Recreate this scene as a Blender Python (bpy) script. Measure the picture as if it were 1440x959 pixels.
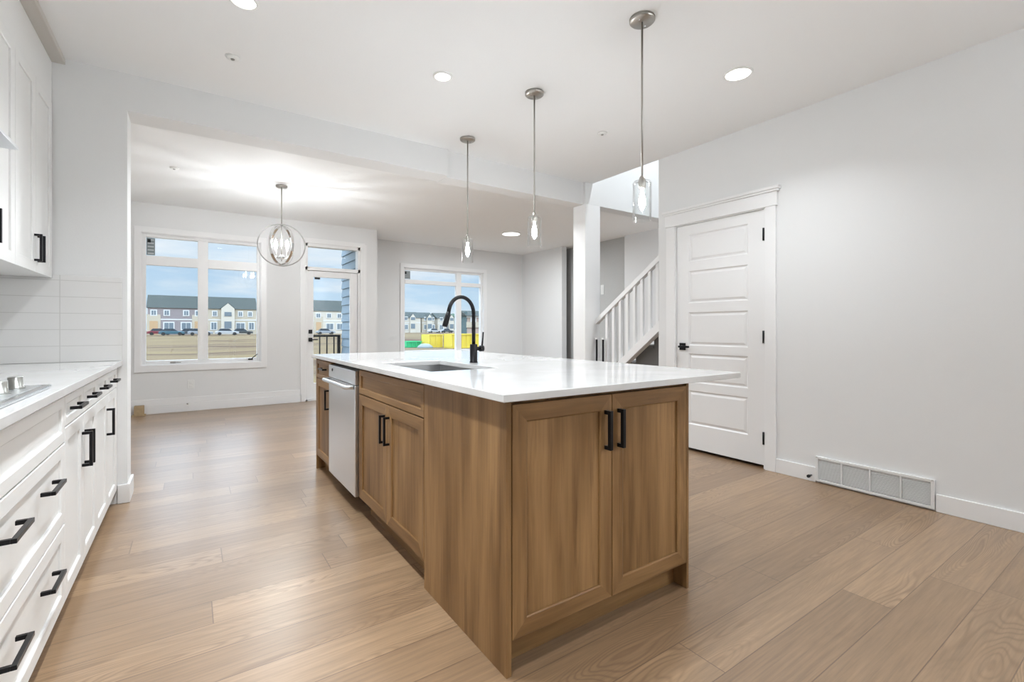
import bpy, bmesh, math, random
from mathutils import Vector, Matrix
C = bpy.context.scene
COL = C.collection
PI = math.pi
for o in list(bpy.data.objects): bpy.data.objects.remove(o)

# ------------------------------------------------------------------ camera
F_PX, YAW, HZ, CH = 663.0, 0.598, 462.3, 1.12
cam = bpy.data.cameras.new('camera'); camo = bpy.data.objects.new('camera', cam); COL.objects.link(camo)
cam.sensor_fit = 'HORIZONTAL'; cam.sensor_width = 36.0; cam.lens = 36.0 * F_PX / 1440
cam.shift_y = -(479.5 - HZ) / 1440
cam.clip_start = 0.02; cam.clip_end = 2000
camo.location = (0, 0, CH); camo.rotation_euler = (PI / 2, 0, -YAW)
C.camera = camo

# ------------------------------------------------------------------ exposure, sky, lamps' strength
C.view_settings.view_transform = 'Standard'
C.view_settings.look = 'None'
C.view_settings.exposure = 0.0
C.view_settings.gamma = 1.0
C.view_settings.use_curve_mapping = False
CAN_W = 10.0       # watts of each recessed ceiling light
BULB_W = 9.0       # each pendant bulb
CANDLE_W = 15.0
FILL_GLOBE_W = 88.0     # fill globe added behind the camera, out of view
LIVING_W = 54.0
AISLE_FILL_W = 20.0  # each unseen fill light added over the aisle
BEAM_FILL_W = 15.0  # each fill light added out of view behind the beam
STAIR_FILL_W = 55.0     # fill light added high in the stairwell
world = bpy.data.worlds.new('sky'); C.world = world; world.use_nodes = True
nt = world.node_tree; nt.nodes.clear()
def N(t, typ, **k):
    n = t.nodes.new(typ)
    for a, v in k.items(): setattr(n, a, v)
    return n
tc = N(nt, 'ShaderNodeTexCoord'); sep = N(nt, 'ShaderNodeSeparateXYZ')
nt.links.new(tc.outputs['Generated'], sep.inputs[0])
rmp = N(nt, 'ShaderNodeValToRGB'); e = rmp.color_ramp
e.elements[0].position = 0.0; e.elements[0].color = (0.62, 0.78, 0.90, 1)
e.elements[1].position = 0.55; e.elements[1].color = (0.50, 0.68, 0.92, 1)
el = e.elements.new(0.10); el.color = (0.50, 0.69, 0.88, 1)
el = e.elements.new(0.17); el.color = (0.74, 0.86, 0.97, 1)
nt.links.new(sep.outputs['Z'], rmp.inputs[0])
mp = N(nt, 'ShaderNodeMapping'); mp.inputs['Scale'].default_value = (2.2, 2.2, 11)
nt.links.new(tc.outputs['Generated'], mp.inputs[0])
cl = N(nt, 'ShaderNodeTexNoise'); cl.inputs['Scale'].default_value = 2.3; cl.inputs['Detail'].default_value = 6
nt.links.new(mp.outputs[0], cl.inputs['Vector'])
cr = N(nt, 'ShaderNodeValToRGB'); cr.color_ramp.elements[0].position = 0.45; cr.color_ramp.elements[1].position = 0.72
nt.links.new(cl.outputs['Fac'], cr.inputs[0])
mx = N(nt, 'ShaderNodeMix', data_type='RGBA'); mx.inputs[7].default_value = (0.90, 0.94, 0.98, 1)
nt.links.new(cr.outputs[0], mx.inputs[0]); nt.links.new(rmp.outputs[0], mx.inputs[6])
bg = N(nt, 'ShaderNodeBackground'); bg.inputs[1].default_value = 1.05
ss = N(nt, 'ShaderNodeMapRange', interpolation_type='SMOOTHSTEP')     # overcast dome: brighter overhead than at the horizon
ss.inputs['From Min'].default_value = 0.17; ss.inputs['From Max'].default_value = 0.42
ss.inputs['To Min'].default_value = 1.05; ss.inputs['To Max'].default_value = 6.5
nt.links.new(sep.outputs['Z'], ss.inputs[0]); nt.links.new(ss.outputs[0], bg.inputs[1])
nt.links.new(mx.outputs[2], bg.inputs[0])
wo = N(nt, 'ShaderNodeOutputWorld'); nt.links.new(bg.outputs[0], wo.inputs[0])
sun = bpy.data.lights.new('sun', 'SUN'); sun.energy = 0.4; sun.angle = math.radians(8); sun.color = (1.0, 0.96, 0.9)
suno = bpy.data.objects.new('sun', sun); COL.objects.link(suno); suno.location = (0, -20, 40)
suno.rotation_euler = (math.radians(48), 0, math.radians(-25))

# ------------------------------------------------------------------ materials
MATS = {}
def new_mat(name):
    m = bpy.data.materials.new(name); m.use_nodes = True
    t = m.node_tree; b = t.nodes['Principled BSDF']
    MATS[name] = m
    return m, t, b
def plain(name, col, rough=0.5, metal=0.0, bump=0.0, bscale=200, spec=0.5, var=0.0):
    m, t, b = new_mat(name)
    b.inputs['Base Color'].default_value = (*col, 1); b.inputs['Roughness'].default_value = rough
    b.inputs['Metallic'].default_value = metal
    b.inputs['Specular IOR Level'].default_value = spec
    tcn = N(t, 'ShaderNodeTexCoord'); nz = N(t, 'ShaderNodeTexNoise'); nz.inputs['Scale'].default_value = bscale
    t.links.new(tcn.outputs['Object'], nz.inputs['Vector'])
    if bump:
        bp = N(t, 'ShaderNodeBump'); bp.inputs['Strength'].default_value = bump; bp.inputs['Distance'].default_value = 0.002
        t.links.new(nz.outputs['Fac'], bp.inputs['Height']); t.links.new(bp.outputs[0], b.inputs['Normal'])
    if var:
        mxn = N(t, 'ShaderNodeMix', data_type='RGBA')
        mxn.inputs[6].default_value = (*[c * (1 - var) for c in col], 1); mxn.inputs[7].default_value = (*[min(1, c * (1 + var)) for c in col], 1)
        t.links.new(nz.outputs['Fac'], mxn.inputs[0]); t.links.new(mxn.outputs[2], b.inputs['Base Color'])
    return m
wall_m = plain('wall_paint', (0.78, 0.78, 0.775), 0.75, bump=0.15, bscale=140, spec=0.25)
ceil_m = plain('ceiling_paint', (0.87, 0.87, 0.865), 0.9, bump=0.2, bscale=90, spec=0.15)
greywall_m = plain('mottled_grey_wall', (0.50, 0.50, 0.49), 0.8, bump=0.15, bscale=140, spec=0.2, var=0.12)  # darker, mottled grey than the other walls
trim_m = plain('trim_enamel', (0.84, 0.835, 0.83), 0.35)
cab_m = plain('white_cabinet_lacquer', (0.80, 0.80, 0.785), 0.38)
black_m = plain('matte_black_metal', (0.012, 0.012, 0.014), 0.32, 0.6)
blackrub_m = plain('black_rubber', (0.01, 0.01, 0.01), 0.8)
nickel_m = plain('brushed_nickel', (0.42, 0.40, 0.37), 0.32, 1.0, var=0.05, bscale=300)
chrome_m = plain('polished_nickel', (0.72, 0.72, 0.71), 0.12, 1.0)
plastic_m = plain('white_plastic', (0.80, 0.80, 0.78), 0.4)
knob_m = plain('satin_knob_metal', (0.30, 0.30, 0.28), 0.3, 0.9)
vent_m = plain('vent_enamel', (0.78, 0.78, 0.77), 0.4)
carpet_m = plain('grey_carpet', (0.15, 0.145, 0.14), 1.0, bump=1.0, bscale=600, var=0.35)
siding_m = plain('blue_grey_siding', (0.22, 0.29, 0.34), 0.6)
deck_m = plain('deck_board', (0.30, 0.29, 0.27), 0.7, var=0.2, bscale=8)
roof_m = plain('asphalt_shingle', (0.035, 0.042, 0.035), 0.9, var=0.3, bscale=3)
cream_m = plain('cream_siding', (0.42, 0.36, 0.27), 0.8, var=0.05, bscale=2)
mauve_m = plain('mauve_grey_siding', (0.24, 0.205, 0.20), 0.8, var=0.06, bscale=2)
offwhite_m = plain('offwhite_siding', (0.50, 0.45, 0.37), 0.8, var=0.04, bscale=2)
brown_m = plain('brown_siding', (0.36, 0.27, 0.22), 0.8, var=0.1, bscale=2)
tan_m = plain('tan_door_paint', (0.42, 0.27, 0.14), 0.7)
winblue_m = plain('far_window_glass', (0.14, 0.17, 0.19), 0.15, 0.0)
whiteout_m = plain('white_exterior_trim', (0.55, 0.54, 0.51), 0.6)
yellow_m = plain('yellow_bin_paint', (0.62, 0.48, 0.05), 0.5, var=0.1, bscale=2)
green_m = plain('green_bin_paint', (0.02, 0.42, 0.16), 0.5, var=0.2, bscale=3)
tree_m = plain('dark_foliage', (0.055, 0.09, 0.06), 0.95, var=0.4, bscale=0.3)
scrap_m = plain('raw_softwood', (0.42, 0.31, 0.18), 0.8, var=0.2, bscale=30)
foam_m = plain('white_underlay', (0.78, 0.76, 0.73), 0.9)
tire_m = plain('car_tyre', (0.02, 0.02, 0.02), 0.9)
carglass_m = plain('car_glass', (0.03, 0.04, 0.05), 0.1)
CARCOL = [plain('car_paint_' + n, c, 0.3, 0.3) for n, c in (('red', (0.18, 0.03, 0.04)), ('teal', (0.05, 0.12, 0.15)), ('grey', (0.06, 0.07, 0.08)), ('silver', (0.26, 0.28, 0.30)), ('white', (0.42, 0.42, 0.42)), ('dark', (0.05, 0.06, 0.06)))]

def glass(name, tint, rough=0.0, refl=1.0, dens=0.0):
    m, t, b = new_mat(name); t.nodes.remove(b)
    out = [n for n in t.nodes if n.type == 'OUTPUT_MATERIAL'][0]
    tr = N(t, 'ShaderNodeBsdfTransparent'); tr.inputs[0].default_value = (*tint, 1)
    gl = N(t, 'ShaderNodeBsdfGlossy'); gl.inputs['Roughness'].default_value = rough
    lw = N(t, 'ShaderNodeLayerWeight'); lw.inputs['Blend'].default_value = 0.5
    pw = N(t, 'ShaderNodeMath', operation='POWER'); pw.inputs[1].default_value = 4.0
    t.links.new(lw.outputs['Facing'], pw.inputs[0])
    mt = N(t, 'ShaderNodeMath', operation='MULTIPLY_ADD'); mt.inputs[1].default_value = refl; mt.inputs[2].default_value = dens
    t.links.new(pw.outputs[0], mt.inputs[0])
    ms = N(t, 'ShaderNodeMixShader'); t.links.new(mt.outputs[0], ms.inputs[0])
    t.links.new(tr.outputs[0], ms.inputs[1]); t.links.new(gl.outputs[0], ms.inputs[2]); t.links.new(ms.outputs[0], out.inputs[0])
    return m
pane_m = glass('window_glass', (0.97, 0.985, 0.99), refl=0.3, dens=0.03)
shade_m = glass('clear_shade_glass', (0.985, 0.99, 0.99), 0.04, refl=0.9, dens=0.015)
def emis(name, col, s):
    m, t, b = new_mat(name)
    b.inputs['Base Color'].default_value = (0.8, 0.8, 0.8, 1)
    b.inputs['Emission Color'].default_value = (*col, 1); b.inputs['Emission Strength'].default_value = s
    return m
led_m = emis('led_diffuser', (1.0, 0.97, 0.92), 6.0)
bulb_m = emis('lit_pendant_bulb', (0.95, 0.975, 1.0), BULB_W / (PI * 0.0100))
candle_m = emis('lit_candle_bulb', (0.93, 0.97, 1.0), CANDLE_W / (PI * 0.0075))

def wood(name, axis, c0, c1, dark, rough=0.45):
    m, t, b = new_mat(name)
    b.inputs['Roughness'].default_value = rough; b.inputs['Specular IOR Level'].default_value = 0.35
    g = N(t, 'ShaderNodeNewGeometry')
    mpn = N(t, 'ShaderNodeMapping')
    sc = [26.0, 26.0, 26.0]; sc[axis] = 1.5
    mpn.inputs['Scale'].default_value = sc
    t.links.new(g.outputs['Position'], mpn.inputs[0])
    n1 = N(t, 'ShaderNodeTexNoise'); n1.inputs['Scale'].default_value = 1.0; n1.inputs['Detail'].default_value = 6; n1.inputs['Roughness'].default_value = 0.6; n1.inputs['Distortion'].default_value = 0.3
    t.links.new(mpn.outputs[0], n1.inputs['Vector'])
    mp2 = N(t, 'ShaderNodeMapping'); sc2 = [9.0, 9.0, 9.0]; sc2[axis] = 1.0
    mp2.inputs['Scale'].default_value = sc2; t.links.new(g.outputs['Position'], mp2.inputs[0])
    n2 = N(t, 'ShaderNodeTexNoise'); n2.inputs['Scale'].default_value = 1.0; n2.inputs['Detail'].default_value = 2
    t.links.new(mp2.outputs[0], n2.inputs['Vector'])
    mp3 = N(t, 'ShaderNodeMapping'); sc3 = [90.0, 90.0, 90.0]; sc3[axis] = 5.0
    mp3.inputs['Scale'].default_value = sc3; t.links.new(g.outputs['Position'], mp3.inputs[0])
    n3 = N(t, 'ShaderNodeTexNoise'); n3.inputs['Scale'].default_value = 1.0; n3.inputs['Detail'].default_value = 4
    t.links.new(mp3.outputs[0], n3.inputs['Vector'])
    ra = N(t, 'ShaderNodeValToRGB'); ra.color_ramp.elements[0].position = 0.38; ra.color_ramp.elements[0].color = (*c0, 1)
    ra.color_ramp.elements[1].position = 0.64; ra.color_ramp.elements[1].color = (*c1, 1)
    t.links.new(n2.outputs['Fac'], ra.inputs[0])
    r2 = N(t, 'ShaderNodeValToRGB'); r2.color_ramp.elements[0].position = 0.30; r2.color_ramp.elements[0].color = (1, 1, 1, 1)
    r2.color_ramp.elements[1].position = 0.46; r2.color_ramp.elements[1].color = (0, 0, 0, 1)
    t.links.new(n1.outputs['Fac'], r2.inputs[0])
    mm = N(t, 'ShaderNodeMath', operation='MULTIPLY'); mm.inputs[1].default_value = 0.6
    t.links.new(r2.outputs[0], mm.inputs[0])
    m1 = N(t, 'ShaderNodeMix', data_type='RGBA'); m1.inputs[7].default_value = (*dark, 1)
    t.links.new(mm.outputs[0], m1.inputs[0]); t.links.new(ra.outputs[0], m1.inputs[6])
    m2 = N(t, 'ShaderNodeMix', data_type='RGBA', blend_type='OVERLAY'); m2.inputs[0].default_value = 0.28
    t.links.new(m1.outputs[2], m2.inputs[6]); t.links.new(n3.outputs['Fac'], m2.inputs[7])
    t.links.new(m2.outputs[2], b.inputs['Base Color'])
    bp = N(t, 'ShaderNodeBump'); bp.inputs['Strength'].default_value = 0.12; bp.inputs['Distance'].default_value = 0.001
    t.links.new(n1.outputs['Fac'], bp.inputs['Height']); t.links.new(bp.outputs[0], b.inputs['Normal'])
    return m
OAK = ((0.182, 0.094, 0.033), (0.318, 0.180, 0.074), (0.09, 0.038, 0.012))
oak_v = wood('oak_upright_grain', 2, *OAK)
oak_x = wood('oak_grain_across', 0, *OAK)
oak_y = wood('oak_grain_lengthwise', 1, *OAK)

def math_n(t, op, a, b_=None, c=None):
    n = N(t, 'ShaderNodeMath', operation=op)
    for i, v in enumerate((a, b_, c)):
        if v is None: continue
        if isinstance(v, (int, float)): n.inputs[i].default_value = v
        else: t.links.new(v, n.inputs[i])
    return n.outputs[0]
def floor_mat():
    m, t, b = new_mat('oak_plank_floor')
    g = N(t, 'ShaderNodeNewGeometry'); s = N(t, 'ShaderNodeSeparateXYZ'); t.links.new(g.outputs['Position'], s.inputs[0])
    X, Y = s.outputs['X'], s.outputs['Y']
    W, L = 0.1775, 1.52
    yy = math_n(t, 'DIVIDE', math_n(t, 'ADD', Y, 9.95), W)
    row = math_n(t, 'FLOOR', yy); fy = math_n(t, 'FRACT', yy)
    wn = N(t, 'ShaderNodeTexWhiteNoise', noise_dimensions='1D'); t.links.new(row, wn.inputs['W'])
    xx = math_n(t, 'ADD', math_n(t, 'DIVIDE', X, L), math_n(t, 'MULTIPLY', wn.outputs['Value'], 7.0))
    colm = math_n(t, 'FLOOR', xx); fx = math_n(t, 'FRACT', xx)
    cb = N(t, 'ShaderNodeCombineXYZ'); t.links.new(row, cb.inputs[0]); t.links.new(colm, cb.inputs[1])
    wid = N(t, 'ShaderNodeTexWhiteNoise', noise_dimensions='2D'); t.links.new(cb.outputs[0], wid.inputs['Vector'])
    idv = wid.outputs['Value']
    gy = math_n(t, 'LESS_THAN', math_n(t, 'MINIMUM', fy, math_n(t, 'SUBTRACT', 1.0, fy)), 0.010)
    gx = math_n(t, 'LESS_THAN', math_n(t, 'MINIMUM', fx, math_n(t, 'SUBTRACT', 1.0, fx)), 0.0013)
    gap = math_n(t, 'MAXIMUM', gy, gx)
    off = math_n(t, 'MULTIPLY', idv, 53.0)
    def coords(sx, sy):
        c = N(t, 'ShaderNodeCombineXYZ'); t.links.new(math_n(t, 'MULTIPLY', X, sx), c.inputs[0])
        t.links.new(math_n(t, 'MULTIPLY', Y, sy), c.inputs[1]); t.links.new(off, c.inputs[2]); return c.outputs[0]
    fine = N(t, 'ShaderNodeTexNoise'); fine.inputs['Scale'].default_value = 1; fine.inputs['Detail'].default_value = 5; fine.inputs['Roughness'].default_value = 0.65
    t.links.new(coords(3.2, 75), fine.inputs['Vector'])
    big = N(t, 'ShaderNodeTexNoise'); big.inputs['Scale'].default_value = 1; big.inputs['Detail'].default_value = 0.6
    t.links.new(coords(1.25, 8.5), big.inputs['Vector'])
    rings = math_n(t, 'SINE', math_n(t, 'MULTIPLY', big.outputs['Fac'], 210.0))
    rings = math_n(t, 'POWER', math_n(t, 'MULTIPLY_ADD', rings, 0.5, 0.5), 2.5)
    msk = N(t, 'ShaderNodeTexNoise'); msk.inputs['Scale'].default_value = 1; msk.inputs['Detail'].default_value = 1
    t.links.new(coords(0.9, 4), msk.inputs['Vector'])
    mr = N(t, 'ShaderNodeMapRange'); mr.inputs['From Min'].default_value = 0.44; mr.inputs['From Max'].default_value = 0.64
    t.links.new(msk.outputs['Fac'], mr.inputs[0])
    ring = math_n(t, 'MULTIPLY', rings, mr.outputs[0])
    # plank tone
    ra = N(t, 'ShaderNodeValToRGB'); ce = ra.color_ramp
    ce.elements[0].position = 0.0; ce.elements[0].color = (0.200, 0.122, 0.066, 1)
    ce.elements[1].position = 1.0; ce.elements[1].color = (0.37, 0.243, 0.141, 1)
    tone = math_n(t, 'ADD', math_n(t, 'MULTIPLY', idv, 0.55), math_n(t, 'MULTIPLY', msk.outputs['Fac'], 0.45))
    t.links.new(tone, ra.inputs[0])
    m1 = N(t, 'ShaderNodeMix', data_type='RGBA', blend_type='OVERLAY'); m1.inputs[0].default_value = 0.6
    t.links.new(ra.outputs[0], m1.inputs[6]); t.links.new(fine.outputs['Fac'], m1.inputs[7])
    m2 = N(t, 'ShaderNodeMix', data_type='RGBA'); m2.inputs[7].default_value = (0.15, 0.085, 0.042, 1)
    t.links.new(math_n(t, 'MULTIPLY', ring, 0.62), m2.inputs[0]); t.links.new(m1.outputs[2], m2.inputs[6])
    m3 = N(t, 'ShaderNodeMix', data_type='RGBA'); m3.inputs[7].default_value = (0.10, 0.055, 0.03, 1)
    t.links.new(math_n(t, 'MULTIPLY', gap, 0.75), m3.inputs[0]); t.links.new(m2.outputs[2], m3.inputs[6])
    t.links.new(m3.outputs[2], b.inputs['Base Color'])
    b.inputs['Roughness'].default_value = 0.33; b.inputs['Specular IOR Level'].default_value = 0.8; b.inputs['Coat Weight'].default_value = 0.25; b.inputs['Coat Roughness'].default_value = 0.3
    hh = math_n(t, 'SUBTRACT', math_n(t, 'MULTIPLY', fine.outputs['Fac'], 0.3), gap)
    bp = N(t, 'ShaderNodeBump'); bp.inputs['Strength'].default_value = 0.25; bp.inputs['Distance'].default_value = 0.0012
    t.links.new(hh, bp.inputs['Height']); t.links.new(bp.outputs[0], b.inputs['Normal'])
    return m
floor_m = floor_mat()
def quartz_mat():
    m, t, b = new_mat('white_quartz')
    tcn = N(t, 'ShaderNodeTexCoord')
    n = N(t, 'ShaderNodeTexNoise'); n.inputs['Scale'].default_value = 3.0; n.inputs['Detail'].default_value = 7; n.inputs['Distortion'].default_value = 1.2
    t.links.new(tcn.outputs['Object'], n.inputs['Vector'])
    r = N(t, 'ShaderNodeValToRGB'); r.color_ramp.elements[0].position = 0.40; r.color_ramp.elements[0].color = (0.64, 0.635, 0.625, 1)
    r.color_ramp.elements[1].position = 0.62; r.color_ramp.elements[1].color = (0.69, 0.685, 0.68, 1)
    t.links.new(n.outputs['Fac'], r.inputs[0]); t.links.new(r.outputs[0], b.inputs['Base Color'])
    b.inputs['Roughness'].default_value = 0.10; b.inputs['Specular IOR Level'].default_value = 0.55
    return m
quartz_m = quartz_mat()
def steel_mat():
    m, t, b = new_mat('brushed_stainless')
    g = N(t, 'ShaderNodeNewGeometry'); mpn = N(t, 'ShaderNodeMapping'); mpn.inputs['Scale'].default_value = (4, 4, 600)
    t.links.new(g.outputs['Position'], mpn.inputs[0])
    n = N(t, 'ShaderNodeTexNoise'); n.inputs['Scale'].default_value = 1; n.inputs['Detail'].default_value = 3
    t.links.new(mpn.outputs[0], n.inputs['Vector'])
    b.inputs['Base Color'].default_value = (0.78, 0.80, 0.82, 1); b.inputs['Metallic'].default_value = 1
    mr = N(t, 'ShaderNodeMapRange'); mr.inputs['To Min'].default_value = 0.24; mr.inputs['To Max'].default_value = 0.40
    t.links.new(n.outputs['Fac'], mr.inputs[0]); t.links.new(mr.outputs[0], b.inputs['Roughness'])
    return m
steel_m = steel_mat()
def tile_mat():
    m, t, b = new_mat('white_stacked_tile')
    g = N(t, 'ShaderNodeNewGeometry'); s = N(t, 'ShaderNodeSeparateXYZ'); t.links.new(g.outputs['Position'], s.inputs[0])
    u = math_n(t, 'ADD', s.outputs['X'], s.outputs['Y'])
    fz = math_n(t, 'FRACT', math_n(t, 'DIVIDE', math_n(t, 'ADD', s.outputs['Z'], 0.085), 0.1))
    fu = math_n(t, 'FRACT', math_n(t, 'DIVIDE', math_n(t, 'SUBTRACT', u, 3.252 - 6.0), 0.30))
    gz = math_n(t, 'LESS_THAN', math_n(t, 'MINIMUM', fz, math_n(t, 'SUBTRACT', 1.0, fz)), 0.02)
    gu = math_n(t, 'LESS_THAN', math_n(t, 'MINIMUM', fu, math_n(t, 'SUBTRACT', 1.0, fu)), 0.007)
    gap = math_n(t, 'MAXIMUM', gz, gu)
    mxn = N(t, 'ShaderNodeMix', data_type='RGBA'); mxn.inputs[6].default_value = (0.76, 0.75, 0.735, 1); mxn.inputs[7].default_value = (0.62, 0.61, 0.59, 1)
    t.links.new(gap, mxn.inputs[0]); t.links.new(mxn.outputs[2], b.inputs['Base Color'])
    b.inputs['Roughness'].default_value = 0.22
    bp = N(t, 'ShaderNodeBump'); bp.inputs['Strength'].default_value = 0.4; bp.inputs['Distance'].default_value = 0.002
    t.links.new(math_n(t, 'SUBTRACT', 1.0, gap), bp.inputs['Height']); t.links.new(bp.outputs[0], b.inputs['Normal'])
    return m
tile_m = tile_mat()
def ground_mat():
    m, t, b = new_mat('bare_earth')
    g = N(t, 'ShaderNodeNewGeometry'); mpn = N(t, 'ShaderNodeMapping'); mpn.inputs['Scale'].default_value = (0.05, 0.22, 1)
    t.links.new(g.outputs['Position'], mpn.inputs[0])
    n = N(t, 'ShaderNodeTexNoise'); n.inputs['Scale'].default_value = 1.0; n.inputs['Detail'].default_value = 7; n.inputs['Roughness'].default_value = 0.6
    t.links.new(mpn.outputs[0], n.inputs['Vector'])
    r = N(t, 'ShaderNodeValToRGB'); r.color_ramp.elements[0].position = 0.40; r.color_ramp.elements[0].color = (0.075, 0.046, 0.027, 1)
    r.color_ramp.elements[1].position = 0.60; r.color_ramp.elements[1].color = (0.15, 0.108, 0.052, 1)
    el = r.color_ramp.elements.new(0.49); el.color = (0.13, 0.09, 0.05, 1)
    t.links.new(n.outputs['Fac'], r.inputs[0]); t.links.new(r.outputs[0], b.inputs['Base Color'])
    b.inputs['Roughness'].default_value = 1.0; b.inputs['Specular IOR Level'].default_value = 0.1
    return m
ground_m = ground_mat()

# ------------------------------------------------------------------ mesh helpers
def BM(): return bmesh.new()
def box(bm, x0, x1, y0, y1, z0, z1, mi=0):
    v = [bm.verts.new(p) for p in ((x0, y0, z0), (x1, y0, z0), (x1, y1, z0), (x0, y1, z0), (x0, y0, z1), (x1, y0, z1), (x1, y1, z1), (x0, y1, z1))]
    for f in ((3, 2, 1, 0), (4, 5, 6, 7), (0, 1, 5, 4), (1, 2, 6, 5), (2, 3, 7, 6), (3, 0, 4, 7)):
        fc = bm.faces.new([v[i] for i in f]); fc.material_index = mi
    return bm
def prism(bm, poly, d):                      # polygon (list of 3-D points) swept by vector d
    a = [bm.verts.new(p) for p in poly]; b_ = [bm.verts.new(Vector(p) + Vector(d)) for p in poly]
    n = len(a)
    bm.faces.new(a[::-1]); bm.faces.new(b_)
    for i in range(n): bm.faces.new((a[i], a[(i + 1) % n], b_[(i + 1) % n], b_[i]))
    return bm
def tube(bm, pts, r, seg=12, cap=True, closed=False):
    pts = [Vector(p) for p in pts]; n = len(pts)
    rs = r if isinstance(r, (list, tuple)) else [r] * n
    rings = []; up = None
    for i, p in enumerate(pts):
        if closed: d = pts[(i + 1) % n] - pts[i - 1]
        else: d = pts[min(i + 1, n - 1)] - pts[max(i - 1, 0)]
        d.normalize()
        if up is None:
            up = Vector((0, 0, 1)) if abs(d.z) < 0.9 else Vector((1, 0, 0))
        a = d.cross(up).normalized(); b_ = a.cross(d).normalized(); up = b_
        rings.append([bm.verts.new(p + rs[i] * (math.cos(2 * PI * k / seg) * a + math.sin(2 * PI * k / seg) * b_)) for k in range(seg)])
    m = n if closed else n - 1
    for i in range(m):
        A, B = rings[i], rings[(i + 1) % n]
        for k in range(seg):
            f = bm.faces.new((A[k], A[(k + 1) % seg], B[(k + 1) % seg], B[k])); f.smooth = True
    if cap and not closed:
        bm.faces.new(rings[0][::-1]); bm.faces.new(rings[-1])
    return bm
def lathe(bm, prof, c, seg=32, closed=False):      # prof: [(r, z)], around vertical axis through c
    cx, cy, cz = c; rings = []
    for r, z in prof:
        if r < 1e-6: rings.append([bm.verts.new((cx, cy, cz + z))])
        else: rings.append([bm.verts.new((cx + r * math.cos(2 * PI * k / seg), cy + r * math.sin(2 * PI * k / seg), cz + z)) for k in range(seg)])
    n = len(prof)
    for i in range(n if closed else n - 1):
        A, B = rings[i], rings[(i + 1) % n]
        for k in range(seg):
            k2 = (k + 1) % seg
            if len(A) == 1 and len(B) == 1: continue
            if len(A) == 1: vs = (A[0], B[k2], B[k])
            elif len(B) == 1: vs = (A[k], A[k2], B[0])
            else: vs = (A[k], A[k2], B[k2], B[k])
            f = bm.faces.new(vs); f.smooth = True
    return bm
LOCS = {}
def obj(name, bm, mat, parent=None, bev=0.0, seg=2, origin=None, fix=True):
    if fix: bmesh.ops.recalc_face_normals(bm, faces=bm.faces[:])
    me = bpy.data.meshes.new(name)
    if parent is not None:
        base = Vector(LOCS[parent.name])
    else:
        if origin is None:
            xs = [v.co.x for v in bm.verts]; ys = [v.co.y for v in bm.verts]; zs = [v.co.z for v in bm.verts]
            origin = ((min(xs) + max(xs)) / 2, (min(ys) + max(ys)) / 2, min(zs))
        base = Vector(origin)
    for v in bm.verts: v.co -= base
    bm.to_mesh(me); bm.free()
    for mm in (mat if isinstance(mat, (list, tuple)) else [mat]): me.materials.append(mm)
    o = bpy.data.objects.new(name, me); COL.objects.link(o)
    if parent is not None: o.parent = parent
    else: o.location = base
    LOCS[o.name] = tuple(base)
    if bev:
        md = o.modifiers.new('bevel', 'BEVEL'); md.width = bev; md.segments = seg; md.limit_method = 'ANGLE'; md.angle_limit = math.radians(40)
        md.harden_normals = False
    return o
def tag(o, label=None, cat=None, group=None, kind=None):
    if label: o['label'] = label
    if cat: o['category'] = cat
    if group: o['group'] = group
    if kind: o['kind'] = kind
    return o
def thing(name, label, cat, loc, group=None, kind=None):
    o = bpy.data.objects.new(name, None); o.empty_display_size = 0.05; COL.objects.link(o); o.location = loc
    LOCS[o.name] = tuple(loc)
    return tag(o, label, cat, group, kind)
def dup(o, loc, label=None, rotz=None):
    def cp(a, par):
        c = a.copy(); COL.objects.link(c)
        if par is not None: c.parent = par
        for ch in [q for q in bpy.data.objects if q.parent == a]: cp(ch, c)
        return c
    kids = cp(o, None); kids.location = loc; LOCS[kids.name] = tuple(loc)
    if label: kids['label'] = label
    if rotz is not None: kids.rotation_euler.z = rotz
    return kids
def struct(name, bm, m, bev=0.0, label=None):
    o = obj(name, bm, m, bev=bev); o['kind'] = 'structure'
    if label: o['label'] = label
    return o

# framed (shaker) front. plane 'x': face looks +X or -X at coordinate p; plane 'y': face looks -Y
def shaker(bm, plane, sgn, p, a0, a1, z0, z1, t=0.02, st=0.06, rc=0.009, ch=0.004, rails=1):
    def P(a, n, z):
        return (p - sgn * t + sgn * n, a, z) if plane == 'x' else (a, p - sgn * t + sgn * n, z)
    def ring(d, n): return [bm.verts.new(P(a, n, z)) for a, z in ((a0 + d, z0 + d), (a1 - d, z0 + d), (a1 - d, z1 - d), (a0 + d, z1 - d))]
    R = [ring(0, 0), ring(0, t - 0.0015), ring(0.0015, t), ring(st - ch, t), ring(st, t - ch * 0.6), ring(st, t - rc)]
    bm.faces.new(R[0])
    for i in range(5):
        for k in range(4):
            f = bm.faces.new((R[i][k], R[i][(k + 1) % 4], R[i + 1][(k + 1) % 4], R[i + 1][k]))
            if k in (0, 2) and rails: f.material_index = 1
    bm.faces.new(R[5])
    return bm
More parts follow.
